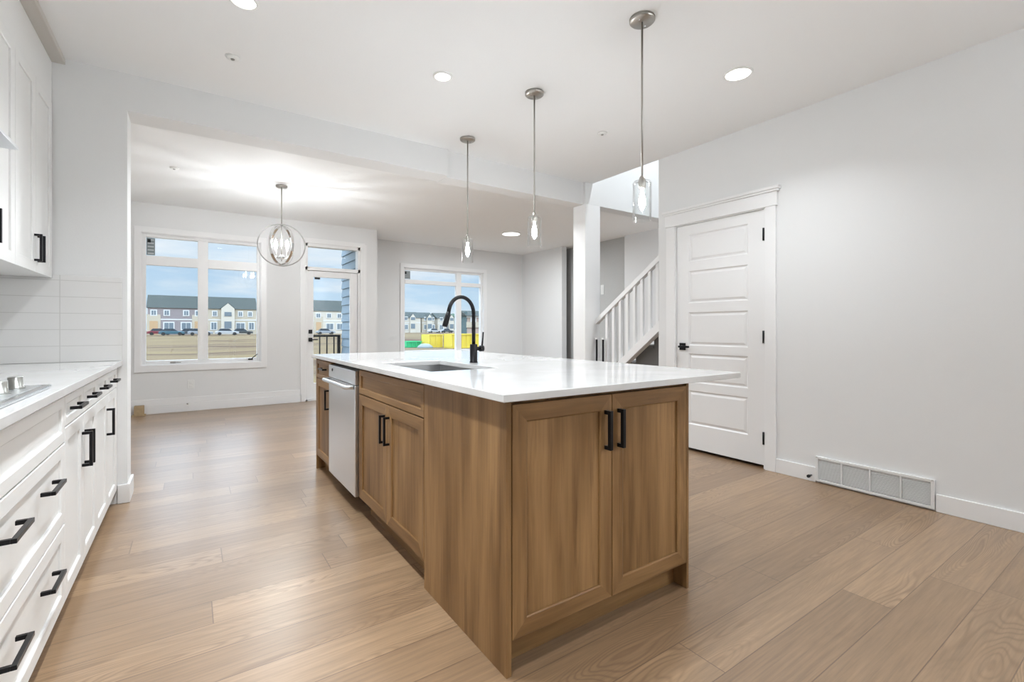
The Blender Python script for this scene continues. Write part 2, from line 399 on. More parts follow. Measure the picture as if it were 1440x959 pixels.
def pull(plane, sgn, p, a, z, length=0.145, vertical=True, so=0.032, w=0.011):
    bm = BM(); h = length / 2
    def bx(n0, n1, a0, a1, z0, z1):
        n0, n1 = sorted((p + sgn * n0, p + sgn * n1))
        if plane == 'x': box(bm, n0, n1, a0, a1, z0, z1)
        else: box(bm, a0, a1, n0, n1, z0, z1)
    if vertical:
        bx(so - w, so, a - w / 2, a + w / 2, z - h, z + h)
        for s in (-1, 1):
            zc = z + s * (h - w / 2)
            bx(0, so - w, a - w / 2, a + w / 2, zc - w / 2, zc + w / 2)
    else:
        bx(so - w, so, a - h, a + h, z - w / 2, z + w / 2)
        for s in (-1, 1):
            ac = a + s * (h - w / 2)
            bx(0, so - w, ac - w / 2, ac + w / 2, z - w / 2, z + w / 2)
    return bm

# ================================================================== THE ROOM
XR, XL, YB, ZC = 3.784, -1.03, 3.92, 2.773
YD, XD, YV, XV = 7.8, 2.58, 8.6, 6.15
floor = struct('floor', box(BM(), XL, 7.2, -2.4, YV, -0.2, 0.0), floor_m)
# ceiling: kitchen slab (ends over the right wall, the stairwell beyond it is open), dining and living slab
struct('ceiling', box(BM(), 1.957, XR, -2.4, 4.02, ZC, ZC + 0.25), ceil_m)
struct('ceiling', box(BM(), XL, 1.957, -2.4, 4.02, ZC - 0.003, ZC + 0.25), ceil_m)
struct('ceiling', box(BM(), XL, 7.2, 4.02, YV + 0.2, ZC, ZC + 0.25), ceil_m)
struct('wall_left', box(BM(), XL - 0.14, XL, -2.4, YD + 0.16, -0.2, 3.0), wall_m)
struct('wall_front', box(BM(), XL - 0.14, XR + 1.4, -2.54, -2.4, -0.2, 5.4), wall_m)
# right wall with the door opening
DY0, DY1, DZ = 1.965, 2.815, 2.085
bm = BM()
box(bm, XR, XR + 0.12, -2.4, DY0, 0, ZC); box(bm, XR, XR + 0.12, DY1, 3.005, 0, ZC); box(bm, XR, XR + 0.12, DY0, DY1, DZ, ZC)
struct('wall_right', bm, wall_m)
struct('wall_stair_upper', box(BM(), XR, XR + 0.12, -2.4, 3.005, ZC, 5.3), wall_m)
struct('wall_stair_upper', box(BM(), XR - 0.12, XR, 3.005, YB, ZC + 0.25, 5.3), wall_m)
# closet behind the door
bm = BM(); box(bm, XR + 0.7, XR + 0.76, 1.6, 2.96, 0, 2.7); struct('wall_closet', bm, wall_m)
# kitchen end wall nib and the beam over the opening
bm = BM(); box(bm, XL, -0.34, YB, YB + 0.22, 0, ZC)
struct('wall_back_kitchen', bm, wall_m)
struct('wall_beam', box(BM(), -0.34, 1.957, YB, YB + 0.22, 2.53, ZC), wall_m)
struct('wall_beam', box(BM(), 1.957, 3.667, YB + 0.035, YB + 0.22, 2.525, ZC), wall_m)
struct('wall_beam', box(BM(), 3.667, 7.2, YB, YB + 0.16, 2.53, 5.3), wall_m)
# square column between kitchen and stairs
struct('wall_column', box(BM(), 3.667, 3.9, YB, YB + 0.20, 0, 2.53), trim_m, bev=0.004)
# stairwell shell
bm = BM(); box(bm, 5.0, 5.12, -2.4, YB, 0, 5.3); struct('wall_stair_far', bm, wall_m)
struct('ceiling', box(BM(), XR, 5.2, -2.4, YB + 0.16, 5.3, 5.45), ceil_m)
# dining back wall with window and patio door openings
def holed_wall(name, y0, y1, x0, x1, z0, z1, holes, m):
    bm = BM(); cur = x0
    for hx0, hx1, hz0, hz1 in sorted(holes):
        box(bm, cur, hx0, y0, y1, z0, z1)
        if hz0 > z0: box(bm, hx0, hx1, y0, y1, z0, hz0)
        if hz1 < z1: box(bm, hx0, hx1, y0, y1, hz1, z1)
        cur = hx1
    box(bm, cur, x1, y0, y1, z0, z1)
    return struct(name, bm, m)
W1 = (-0.54, 0.855, 0.635, 2.385)
D2 = (1.455, 2.30, 0.0, 2.45)
holed_wall('wall_back_dining', YD, YD + 0.16, XL, XD, 0, ZC, [W1, D2], wall_m)
W2 = (3.355, 5.13, 0.64, 2.30)
holed_wall('wall_back_living', YV, YV + 0.2, XD, 7.2, 0, ZC, [W2], wall_m)
struct('wall_jog', box(BM(), XD - 0.12, XD, YD + 0.16, YV, 0, ZC), wall_m)
# outside cladding of the jog: lap siding boards
bm = BM()
for k in range(22):
    z = -0.4 + k * 0.15
    prism(bm, [(XD - 0.12, YD + 0.16, z), (XD - 0.275, YD + 0.16, z), (XD - 0.255, YD + 0.16, z + 0.15), (XD - 0.12, YD + 0.16, z + 0.15)], (0, 1.05, 0))
tag(obj('exterior_siding', bm, siding_m), 'blue grey lap siding outside the glass patio door', 'siding', kind='structure')
struct('wall_right_living', box(BM(), XV, XV + 0.12, 7.25, YV, 0, ZC), wall_m)
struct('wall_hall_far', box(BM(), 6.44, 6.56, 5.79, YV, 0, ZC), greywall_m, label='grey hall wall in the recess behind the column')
struct('wall_hall_near', box(BM(), 6.36, 6.44, 3.92, 5.79, 0, ZC), wall_m)
bm = BM(); box(bm, 7.2, 7.3, 3.9, 8.8, 0, 3); struct('wall_outer', bm, wall_m)

# baseboards
def base(name, x0, x1, y0, y1, z0=0.0, z1=0.108):
    return struct(name, box(BM(), x0, x1, y0, y1, z0, z1), trim_m, bev=0.003)
base('baseboard_right', XR - 0.015, XR, -2.4, 0.925)
base('baseboard_right', XR - 0.015, XR, 1.598, 1.882)
bm = BM(); box(bm, -0.388, -0.325, YB - 0.015, YB, 0, 0.12); box(bm, -0.34, -0.325, YB, YB + 0.235, 0, 0.12); box(bm, XL, -0.34, YB + 0.22, YB + 0.235, 0, 0.12)
struct('baseboard_column', bm, trim_m, bev=0.003)
bm = BM(); box(bm, XL, 1.40, YD - 0.018, YD, 0, 0.115); box(bm, XL, 1.40, YD - 0.009, YD, 0.115, 0.19)
struct('baseboard_back', bm, trim_m, bev=0.004)
base('baseboard_dining_left', XL, XL + 0.015, YB + 0.235, YD - 0.02, 0, 0.12)
base('baseboard_living', XD, XV, YV - 0.015, YV)
base('baseboard_living_right', XV - 0.015, XV, 7.25, YV - 0.015)
base('baseboard_jog', XD, XD + 0.015, YD, YV - 0.015)
base('baseboard_column', 3.655, 3.667, YB, YB + 0.2)
base('baseboard_column', 3.655, 3.9, YB - 0.012, YB)

# tile splashback
tag(obj('backsplash', box(BM(), XL + 0.012, -0.365, YB - 0.011, YB, 0.915, 1.447), tile_m, bev=0.002), 'glossy white stacked tile splashback on the end wall above the left counter', 'backsplash', kind='structure')
tag(obj('backsplash', box(BM(), XL, XL + 0.011, 0.8, YB - 0.011, 0.915, 1.447), tile_m, bev=0.002), 'white tile splashback along the left wall behind the cooktop', 'backsplash', kind='structure')

# ------------------------------------------------------------------ windows
def window(name, y, x0, x1, z0, z1, mull, transom, mw=0.06, fw=0.05, label=None, casing=(0.07, 0.085)):
    t = thing(name, label, None, ((x0 + x1) / 2, y, z0), kind='structure')
    bm = BM(); ya, yb = y + 0.05, y + 0.12
    box(bm, x0, x0 + fw, ya, yb, z0, z1); box(bm, x1 - fw, x1, ya, yb, z0, z1)
    box(bm, x0 + fw, x1 - fw, ya, yb, z0, z0 + fw + 0.01); box(bm, x0 + fw, x1 - fw, ya, yb, z1 - fw, z1)
    box(bm, mull - mw, mull + mw, ya, yb, z0 + fw + 0.01, z1 - fw)
    box(bm, x0 + fw, mull - mw, ya, yb, transom[0], transom[1]); box(bm, mull + mw, x1 - fw, ya, yb, transom[0], transom[1])
    obj('window_frame', bm, trim_m, t, bev=0.004)
    bm = BM(); c, cb = casing
    box(bm, x0 - c, x0 + 0.004, y - 0.018, y, z0 - cb, z1 + c); box(bm, x1 - 0.004, x1 + c, y - 0.018, y, z0 - cb, z1 + c)
    box(bm, x0, x1, y - 0.018, y, z1 - 0.004, z1 + c); box(bm, x0, x1, y - 0.018, y, z0 - cb, z0 + 0.004)
    obj('casing', bm, trim_m, t, bev=0.003)
    bm = BM()
    box(bm, x0 - 0.001, x0 + 0.012, y, y + 0.16, z0, z1); box(bm, x1 - 0.012, x1 + 0.001, y, y + 0.16, z0, z1)
    box(bm, x0, x1, y, y + 0.16, z0 - 0.001, z0 + 0.012); box(bm, x0, x1, y, y + 0.16, z1 - 0.012, z1 + 0.001)
    obj('jamb', bm, trim_m, t)
    for a, b_, c0, c1 in ((x0 + fw, mull - mw, z0 + fw + 0.01, transom[0]), (mull + mw, x1 - fw, z0 + fw + 0.01, transom[0]), (x0 + fw, mull - mw, transom[1], z1 - fw), (mull + mw, x1 - fw, transom[1], z1 - fw)):
        obj('pane', box(BM(), a - 0.005, b_ + 0.005, y + 0.083, y + 0.087, c0 - 0.005, c1 + 0.005), pane_m, t)
    return t
w1 = window('window_1', YD, *W1, 0.14, (1.965, 2.09), label='wide white framed dining window with transom panes', mw=0.06)
def crank(t, x, y, z, black=False):
    bm = BM(); box(bm, x - 0.03, x + 0.03, y - 0.012, y, z - 0.008, z + 0.012); tube(bm, [(x + 0.01, y - 0.012, z + 0.004), (x + 0.055, y - 0.022, z + (0.05 if black else 0.004)), (x + 0.09, y - 0.022, z + (0.075 if black else 0.002))], 0.006, 8)
    o = obj('crank_handle', bm, black_m if black else nickel_m, t); o['label'] = 'black folding crank' if black else 'small grey crank'
crank(w1, -0.20, YD + 0.05, 0.662); crank(w1, 0.72, YD + 0.045, 0.675, True)
w2 = window('window_2', YV, *W2, 4.565, (1.995, 2.075), label='white framed living room window behind the faucet', mw=0.06, fw=0.045, casing=(0.07, 0.08))
# makers' stickers on the upper left panes
def sticker(y, x0, x1, z0, z1, label):
    t = thing('pane_sticker', label, 'sticker', ((x0 + x1) / 2, y, z0), group='stickers on the window panes')
    obj('backing', box(BM(), x0, x1, y - 0.001, y, z0, z1), plain('sticker_grey', (0.20, 0.23, 0.24), 0.6), t)
    bm = BM(); n = 5
    for i in range(n):
        zz = z0 + (z1 - z0) * (i + 0.35) / n
        box(bm, x0 + 0.012, x1 - 0.012, y - 0.002, y - 0.001, zz, zz + (z1 - z0) * 0.055)
    obj('print_line', bm, plain('sticker_print', (0.55, 0.58, 0.58), 0.6), t)
    obj('logo_patch', box(BM(), x0 + 0.01, x0 + 0.045, y - 0.0025, y - 0.001, z1 - 0.06, z1 - 0.015), black_m, t)
sticker(YD + 0.082, -0.485, -0.395, 2.10, 2.325, 'dark grey printed sticker in the top left pane of the dining window')
sticker(YV + 0.082, 3.40, 3.52, 2.085, 2.24, 'grey printed sticker in the top left pane of the living room window')

# ------------------------------------------------------------------ patio door with transom
t = thing('door_2', 'white patio door with a full glass pane and transom', None, (1.88, YD, 0), kind='structure')
bm = BM(); x0, x1 = D2[0], D2[1]
box(bm, x0 - 0.07, x0 + 0.004, YD - 0.018, YD, 0, 2.52); box(bm, x1 - 0.004, x1 + 0.07, YD - 0.018, YD, 0, 2.52); box(bm, x0, x1, YD - 0.018, YD, 2.446, 2.52)
obj('casing', bm, trim_m, t, bev=0.003)
bm = BM()
box(bm, x0, x0 + 0.04, YD, YD + 0.14, 0, 2.45); box(bm, x1 - 0.04, x1, YD, YD + 0.14, 0, 2.45); box(bm, x0, x1, YD, YD + 0.14, 2.40, 2.45); box(bm, x0, x1, YD, YD + 0.14, 2.03, 2.085); box(bm, x0, x1, YD, YD + 0.14, 0.0, 0.03)
obj('door_frame', bm, trim_m, t, bev=0.003)
bm = BM(); a, b_ = x0 + 0.043, x1 - 0.043
box(bm, a, a + 0.085, YD + 0.03, YD + 0.075, 0.03, 2.025); box(bm, b_ - 0.115, b_, YD + 0.03, YD + 0.075, 0.03, 2.025)
box(bm, a + 0.085, b_ - 0.115, YD + 0.03, YD + 0.075, 1.93, 2.025); box(bm, a + 0.085, b_ - 0.115, YD + 0.03, YD + 0.075, 0.03, 0.27)
obj('door_leaf', bm, trim_m, t, bev=0.004)
obj('pane', box(BM(), a + 0.08, b_ - 0.11, YD + 0.05, YD + 0.054, 0.265, 1.935), pane_m, t)
obj('pane', box(BM(), x0 + 0.035, x1 - 0.035, YD + 0.06, YD + 0.064, 2.08, 2.405), pane_m, t)
for z, nm, lab in ((1.075, 'deadbolt', 'square black deadbolt'), (0.95, 'door_handle', 'black lever')):
    bm = BM(); box(bm, 1.51, 1.565, YD + 0.018, YD + 0.03, z - 0.03, z + 0.03)
    if nm == 'door_handle': box(bm, 1.528, 1.545, YD - 0.015, YD + 0.02, z - 0.008, z + 0.008); box(bm, 1.528, 1.64, YD - 0.02, YD - 0.008, z - 0.008, z + 0.008)
    else: box(bm, 1.532, 1.543, YD + 0.0, YD + 0.02, z - 0.015, z + 0.015)
    obj(nm, bm, black_m, t, bev=0.002)['label'] = lab
obj('alarm_tag', box(BM(), 1.60, 1.68, YD + 0.028, YD + 0.032, 1.895, 1.925), black_m, t)['label'] = 'small black tag'
struct('trim_patio_right', box(BM(), 2.37, 2.40, YD - 0.012, YD, 0, 2.50), trim_m)

# ------------------------------------------------------------------ interior five-panel door in the right wall
t = thing('door_1', 'white five panel pantry door with black lever', None, (XR, 2.39, 0), kind='structure')
XF = 3.792
bm = BM(); y0, y1, z0, z1 = 1.984, 2.80, 0.028, 2.075
zs = [0.262, 0.552, 0.592, 0.880, 0.935, 1.255, 1.325, 1.645, 1.715, 1.985]
zs = [(0.215, 0.50), (0.585, 0.87), (0.95, 1.245), (1.325, 1.62), (1.70, 1.965)]
zs = [(0.245, 0.555), (0.628, 0.893), (0.966, 1.270), (1.355, 1.650), (1.735, 1.985)]
py0, py1 = 2.115, 2.675
# stiles and rails, then recessed and raised panels
def face_ring(bm, r0, r1):
    for k in range(4): bm.faces.new((r0[k], r0[(k + 1) % 4], r1[(k + 1) % 4], r1[k]))
def rect(bm, x, a0, a1, c0, c1): return [bm.verts.new((x, a, c)) for a, c in ((a0, c0), (a1, c0), (a1, c1), (a0, c1))]
prev = z0
box(bm, XF, XF + 0.035, y0, py0, z0, z1); box(bm, XF, XF + 0.035, py1, y1, z0, z1)
for (c0, c1) in zs:
    box(bm, XF, XF + 0.035, py0, py1, prev, c0); prev = c1
    R = [rect(bm, XF, py0, py1, c0, c1), rect(bm, XF + 0.009, py0 + 0.010, py1 - 0.010, c0 + 0.010, c1 - 0.010), rect(bm, XF + 0.009, py0 + 0.018, py1 - 0.018, c0 + 0.018, c1 - 0.018), rect(bm, XF + 0.002, py0 + 0.034, py1 - 0.034, c0 + 0.034, c1 - 0.034)]
    for i in range(3): face_ring(bm, R[i], R[i + 1])
    bm.faces.new(R[3])
    box(bm, XF + 0.02, XF + 0.035, py0, py1, c0, c1)
box(bm, XF, XF + 0.035, py0, py1, prev, z1)
obj('door_leaf', bm, trim_m, t, fix=True)
bm = BM()
box(bm, XR - 0.001, XR + 0.12, DY0, y0 - 0.003, 0, z1 + 0.003); box(bm, XR - 0.001, XR + 0.12, y1 + 0.003, DY1, 0, z1 + 0.003); box(bm, XR - 0.001, XR + 0.12, DY0, DY1, z1 + 0.003, DZ)
box(bm, XF + 0.036, XF + 0.05, y0, y0 + 0.012, 0, z1); box(bm, XF + 0.036, XF + 0.05, y1 - 0.012, y1, 0, z1)
obj('jamb', bm, trim_m, t)
bm = BM()
box(bm, XR - 0.018, XR, 1.882, DY0 - 0.002, 0, 2.085); box(bm, XR - 0.018, XR, DY1 - 0.008, 2.905, 0, 2.085)
box(bm, XR - 0.022, XR, 1.870, 2.917, 2.085, 2.195); box(bm, XR - 0.032, XR, 1.858, 2.929, 2.195, 2.212); box(bm, XR - 0.042, XR, 1.848, 2.939, 2.212, 2.235)
obj('casing', bm, trim_m, t, bev=0.0025)
for z in (0.245, 1.055, 1.875):
    bm = BM(); tube(bm, [(XR - 0.004, y0 - 0.002, z - 0.05), (XR - 0.004, y0 - 0.002, z + 0.05)], 0.0075, 10); box(bm, XF - 0.003, XF + 0.001, y0 - 0.012, y0 + 0.010, z - 0.048, z + 0.048)
    obj('hinge', bm, black_m, t)['label'] = 'black hinge'
z = 0.955
bm = BM(); box(bm, XF - 0.009, XF, 2.705, 2.768, z - 0.033, z + 0.033); tube(bm, [(XF - 0.008, 2.737, z), (XF - 0.05, 2.737, z)], 0.009, 12); box(bm, XF - 0.06, XF - 0.048, 2.635, 2.747, z - 0.009, z + 0.009)
obj('door_handle', bm, black_m, t, bev=0.0015)['label'] = 'black square rose lever'
bm = BM(); box(bm, XF + 0.002, XF + 0.02, y1 + 0.0005, y1 + 0.0035, z - 0.028, z + 0.028); obj('strike_plate', bm, black_m, t)

# return air grille in the baseboard of the right wall
t = thing('return_grille', 'long white louvred return air grille low on the right wall', 'vent', (XR, 1.26, 0.0))
bm = BM(); ga, gb, gz0, gz1 = 0.93, 1.596, 0.012, 0.192
xo = XR - 0.022
box(bm, xo, XR, ga, ga + 0.018, gz0, gz1); box(bm, xo, XR, gb - 0.018, gb, gz0, gz1); box(bm, xo, XR, ga + 0.018, gb - 0.018, gz0, gz0 + 0.018); box(bm, xo, XR, ga + 0.018, gb - 0.018, gz1 - 0.018, gz1)
for k in (1, 2, 3):
    yc = ga + (gb - ga) * k / 4; box(bm, xo, XR, yc - 0.005, yc + 0.005, gz0 + 0.018, gz1 - 0.018)
obj('frame', bm, vent_m, t, bev=0.002)
obj('backing', box(BM(), XR - 0.004, XR - 0.001, ga + 0.018, gb - 0.018, gz0 + 0.018, gz1 - 0.018), vent_m, t)
for k in range(4):
    bm = BM(); a0 = ga + (gb - ga) * k / 4 + 0.02; a1 = ga + (gb - ga) * (k + 1) / 4 - 0.02
    a0 = max(a0 - 0.013, ga + 0.02); a1 = min(a1 + 0.013, gb - 0.02)
    for q in range(13):
        zc = gz0 + 0.024 + q * 0.0108
        prism(bm, [(xo + 0.004, a0, zc), (xo + 0.014, a0, zc + 0.007), (xo + 0.014, a0, zc + 0.0085), (xo + 0.004, a0, zc + 0.0025)], (0, a1 - a0, 0))
    obj('louvre_panel', bm, vent_m, t)
for yy in (ga + 0.009, gb - 0.009):
    obj('screw', lathe(BM(), [(0, 0.0), (0.0045, 0.0), (0.0045, 0.003), (0, 0.004)], (xo - 0.001, yy, gz1 - 0.005), 12), nickel_m, t)
t = thing('door_stop', 'small black door stop on the baseboard left of the grille', 'door stop', (XR - 0.015, 1.62, 0.045))
bm = BM(); tube(bm, [(XR - 0.015, 1.625, 0.045), (XR - 0.05, 1.625, 0.045)], 0.006, 10); obj('stem', bm, black_m, t)
bm = BM(); tube(bm, [(XR - 0.05, 1.625, 0.045), (XR - 0.066, 1.625, 0.045)], 0.011, 12); obj('rubber_tip', bm, blackrub_m, t)
t = thing('door_stop', 'small white spring door stop on the dining room baseboard', 'door stop', (-0.04, YD - 0.02, 0.12))
bm = BM(); tube(bm, [(-0.04, YD - 0.018, 0.10), (-0.02, YD - 0.07, 0.105)], 0.009, 10); obj('stem', bm, nickel_m, t)
bm = BM(); tube(bm, [(-0.02, YD - 0.07, 0.105), (-0.015, YD - 0.088, 0.106)], 0.013, 12); obj('rubber_tip', bm, plastic_m, t)
# outlet under the dining window, thermostat on the hall wall
t = thing('wall_outlet', 'white duplex outlet on the wall below the dining window', 'outlet', (0.0, YD, 0.30))
obj('cover_plate', box(BM(), -0.038, 0.038, YD - 0.006, YD, 0.30, 0.42), plastic_m, t, bev=0.002)
for zc in (0.335, 0.385):
    bm = BM(); box(bm, -0.017, 0.017, YD - 0.009, YD - 0.006, zc - 0.014, zc + 0.014); s = obj('socket', bm, plastic_m, t, bev=0.002)
    bm = BM(); box(bm, -0.009, -0.006, YD - 0.0095, YD - 0.009, zc - 0.005, zc + 0.006); box(bm, 0.006, 0.009, YD - 0.0095, YD - 0.009, zc - 0.005, zc + 0.006); obj('slot', bm, blackrub_m, s) if False else bm.free()
t = thing('wall_switch', 'white switch plate on the grey hall wall', 'switch', (6.44, 6.42, 1.78))
obj('cover_plate', box(BM(), 6.432, 6.44, 6.37, 6.45, 1.77, 1.95), plastic_m, t, bev=0.002)
obj('toggle', box(BM(), 6.426, 6.432, 6.395, 6.425, 1.82, 1.90), plastic_m, t, bev=0.002)
# floor edge debris in the dining room
bm = BM(); box(bm, -0.60, -0.50, YD - 0.12, YD - 0.02, 0.012, 0.125); box(bm, -0.62, -0.48, YD - 0.13, YD - 0.02, 0.0, 0.012)
tag(obj('wood_block', bm, scrap_m, bev=0.002), 'small raw wood block at the left end of the dining baseboard', 'wood block')
random.seed(4)
bm = BM(); pts = []
for i in range(40):
    x = -0.58 + i * 0.05; pts.append((x, YD - 0.045 + random.uniform(-0.006, 0.006), 0.006))
tube(bm, pts, [random.uniform(0.004, 0.008) for _ in pts], 6)
tag(obj('floor_gap_strip', bm, foam_m), 'ragged white strip lying along the foot of the dining room wall', 'strip')

# ================================================================== OUTDOORS
bm = BM(); nx, ny = 40, 60
gv = [[None] * (ny + 1) for _ in range(nx + 1)]
for i in range(nx + 1):
    for j in range(ny + 1):
        x = -120 + 320 * i / nx; y = 9.2 + 400 * (j / ny) ** 2
        z = -0.55 + (0.30 * min(1, max(0, (y - 70) / 40))) if y > 70 else -0.55
        if 30 < y < 90: z += 0.12 * math.sin(x * 0.3 + y * 0.2) * math.sin(y * 0.11)
        gv[i][j] = bm.verts.new((x, y, z))
for i in range(nx):
    for j in range(ny): bm.faces.new((gv[i][j], gv[i + 1][j], gv[i + 1][j + 1], gv[i][j + 1]))
struct('ground', bm, ground_m)
# deck and its railing
bm = BM()
for k in range(8): box(bm, 0.9, 2.3, YD + 0.17 + k * 0.145, YD + 0.17 + k * 0.145 + 0.138, -0.10, -0.06)
box(bm, 0.9, 2.3, YD + 0.17, 9.2, -0.55, -0.10)
tag(obj('deck', bm, deck_m), 'grey boarded deck outside the patio door', 'deck', kind='structure')
t = thing('deck_railing', 'black metal railing on the deck outside the patio door', 'railing', (1.7, 9.05, -0.06))
bm = BM(); box(bm, 0.95, 2.29, 9.03, 9.07, 0.97, 1.01); obj('top_rail', bm, black_m, t, bev=0.003)
bm = BM(); box(bm, 0.95, 2.29, 9.035, 9.065, 0.03, 0.06); obj('bottom_rail', bm, black_m, t)
for k in range(10):
    x = 1.06 + k * 0.125; obj('baluster', box(BM(), x - 0.01, x + 0.01, 9.04, 9.06, 0.06, 0.97), black_m, t)
for x in (0.97, 2.27): obj('post', box(BM(), x - 0.025, x + 0.025, 9.025, 9.075, -0.06, 1.0), black_m, t)

# townhouses across the field
def far_window(par, x, y, z, w, h):
    f = obj('window', box(BM(), x - w / 2 - 0.22, x + w / 2 + 0.22, y - 0.12, y, z - 0.22, z + h + 0.22), whiteout_m, par)
    bm = BM(); box(bm, x - w / 2, x - 0.05, y - 0.16, y - 0.10, z, z + h); box(bm, x + 0.05, x + w / 2, y - 0.16, y - 0.10, z, z + h); obj('pane', bm, winblue_m, f)
def gable_roof(bm, x0, x1, y0, y1, ze, zr, ov=0.4):
    ym = (y0 + y1) / 2
    prism(bm, [(x0 - ov, y0 - ov, ze), (x0 - ov, y1 + ov, ze), (x0 - ov, ym, zr)], (x1 - x0 + 2 * ov, 0, 0))
def townhouse(label, x0, x1, body, units, bay=None, y=135.0, zb=-0.35, ze=5.95, zr=8.1, doors=()):
    t = thing('townhouse', label, 'townhouse', ((x0 + x1) / 2, y + 4, zb), group='townhouse rows across the field')
    obj('wall', box(BM(), x0, x1, y, y + 9, zb, ze), body, t)
    obj('roof', (lambda bm: (gable_roof(bm, x0, x1, y, y + 9, ze, zr + 1.0, 0.25), bm)[1])(BM()), roof_m, t)
    obj('band', box(BM(), x0, x1, y - 0.06, y, 3.15, 3.4), whiteout_m, t)
    for x, z, w, h in units: far_window(t, x, y, z, w, h)
    for x, w in doors:
        d = obj('porch_wall', box(BM(), x - w / 2 - 0.5, x + w / 2 + 0.5, y - 0.1, y, zb, 4.4), cream_m, t)
        obj('door', box(BM(), x - w / 2, x + w / 2, y - 0.2, y - 0.1, zb, 2.9), tan_m, d)
    if bay:
        bx, bw = bay
        b = obj('gable_bay', box(BM(), bx - bw / 2, bx + bw / 2, y - 0.8, y + 0.5, zb, ze + 0.1), offwhite_m, t)
        bm = BM(); prism(bm, [(bx - bw / 2, y - 0.8, ze + 0.1), (bx + bw / 2, y - 0.8, ze + 0.1), (bx, y - 0.8, ze + 1.4)], (0, 0.3, 0)); obj('gable', bm, offwhite_m, b)
        bm = BM(); prism(bm, [(bx - bw / 2 - 0.2, y - 0.75, ze + 0.08), (bx + bw / 2 + 0.2, y - 0.75, ze + 0.08), (bx, y - 0.75, ze + 1.55)], (0, 4.5, 0)); obj('gable_roof', bm, roof_m, b)
        for z, h in ((4.2, 1.0), (1.2, 1.7)):
            obj('pane', box(BM(), bx - 0.75, bx + 0.75, y - 0.9, y - 0.8, z, z + h), winblue_m, b)
    return t
townhouse('mauve grey townhouse with a long green grey roof seen in the left pane', -8.1, 2.2, mauve_m, [(-7.0, 4.3, 0.8, 1.0), (-4.6, 4.3, 0.8, 1.0), (-0.9, 4.3, 0.8, 1.0), (1.4, 4.3, 0.8, 1.0), (-4.2, 1.0, 1.7, 1.5), (-0.9, 1.0, 1.7, 1.5)], doors=((-7.0, 1.5), (1.3, 1.1)))
townhouse('cream townhouse with a white central gable seen in the right pane', 3.2, 13.7, cream_m, [(4.8, 4.3, 0.7, 1.0), (10.2, 4.3, 0.7, 1.0), (12.3, 4.3, 0.7, 1.0), (10.2, 1.0, 1.7, 1.5), (4.6, 1.0, 1.0, 1.6), (12.6, 1.0, 1.0, 1.6)], bay=(7.5, 2.8))
townhouse('cream townhouse mostly behind the wall pier', 14.7, 25.6, offwhite_m, [(17, 4.3, 0.8, 1.0), (20, 4.3, 0.8, 1.0), (23, 4.3, 0.8, 1.0), (20, 1.0, 1.7, 1.5)], doors=((17, 1.6),))
townhouse('pale townhouse seen through the patio door glass', 26.6, 40.0, offwhite_m, [(28.5, 4.2, 0.9, 1.0), (31.3, 4.2, 0.9, 1.0), (34, 4.2, 0.9, 1.0), (31.5, 1.0, 1.7, 1.5), (34.2, 1.0, 1.5, 1.5)], doors=((28.6, 1.3),))
for k, (x0, x1, yy, body, lab) in enumerate(((61, 68, 158, offwhite_m, 'white gabled townhouse, leftmost in the living room window'), (69.4, 74.2, 160, cream_m, 'cream townhouse second from the left in the living room window'), (76.6, 83.5, 162, offwhite_m, 'long off white townhouse row left of the window mullion'))):
    townhouse(lab, x0, x1, body, [(x0 + 1.5, 4.2, 0.9, 1.0), (x0 + 4.2, 4.2, 0.9, 1.0), (x0 + 1.5, 1.0, 1.3, 1.5), (x0 + 4.2, 1.0, 1.3, 1.5)], y=yy, ze=5.0, zr=6.2, bay=((x0 + x1) / 2 + (0.3 if k < 2 else 2.0), 2.0))
# nearer brown house at the right of the living room window
t = thing('townhouse', 'brown and cream house under construction at the right of the living room window', 'house', (36, 63, -0.5))
obj('wall', box(BM(), 33.0, 42, 60, 63, -0.5, 3.0), brown_m, t)
obj('side_wall', box(BM(), 32.9, 33.0, 60, 63, -0.5, 3.6), plain('slate_siding', (0.06, 0.10, 0.10), 0.8), t)
obj('band', box(BM(), 32.9, 42, 59.85, 60, 1.3, 2.1), cream_m, t)
obj('band', box(BM(), 32.9, 42, 59.85, 60, 2.75, 3.0), whiteout_m, t)
obj('roof', (lambda bm: (gable_roof(bm, 33.1, 42, 60, 63, 3.0, 3.8), bm)[1])(BM()), roof_m, t)
for x in (34.0, 35.6, 37.4): far_window(t, x, 60, 2.25, 0.5, 0.35)
# cars
def car(label, x, y, z, paint, L=4.3, rot=0.0):
    t = thing('car', label, 'car', (x, y, z), group='cars parked by the townhouses')
    bm = BM(); h = L / 2
    prism(bm, [(x - h, y - 0.85, z + 0.3), (x + h, y - 0.85, z + 0.3), (x + h, y - 0.85, z + 0.72), (x + h - 0.9, y - 0.85, z + 0.85), (x - h + 0.35, y - 0.85, z + 0.88), (x - h, y - 0.85, z + 0.75)], (0, 1.7, 0))
    obj('body', bm, paint, t, bev=0.06)
    bm = BM(); prism(bm, [(x - h + 0.5, y - 0.75, z + 0.86), (x + h - 1.1, y - 0.75, z + 0.84), (x + h - 1.8, y - 0.75, z + 1.38), (x - h + 0.95, y - 0.75, z + 1.38)], (0, 1.5, 0))
    obj('cabin', bm, carglass_m, t, bev=0.04)
    obj('roof', box(BM(), x - h + 1.0, x + h - 1.85, y - 0.72, y + 0.72, z + 1.36, z + 1.42), paint, t)
    for sx in (-1, 1):
        for sy in (-1, 1):
            obj('wheel', tube(BM(), [(x + sx * (h - 0.8), y + sy * 0.86, z + 0.33), (x + sx * (h - 0.8), y + sy * 0.66, z + 0.33)], 0.33, 14), tire_m, t)
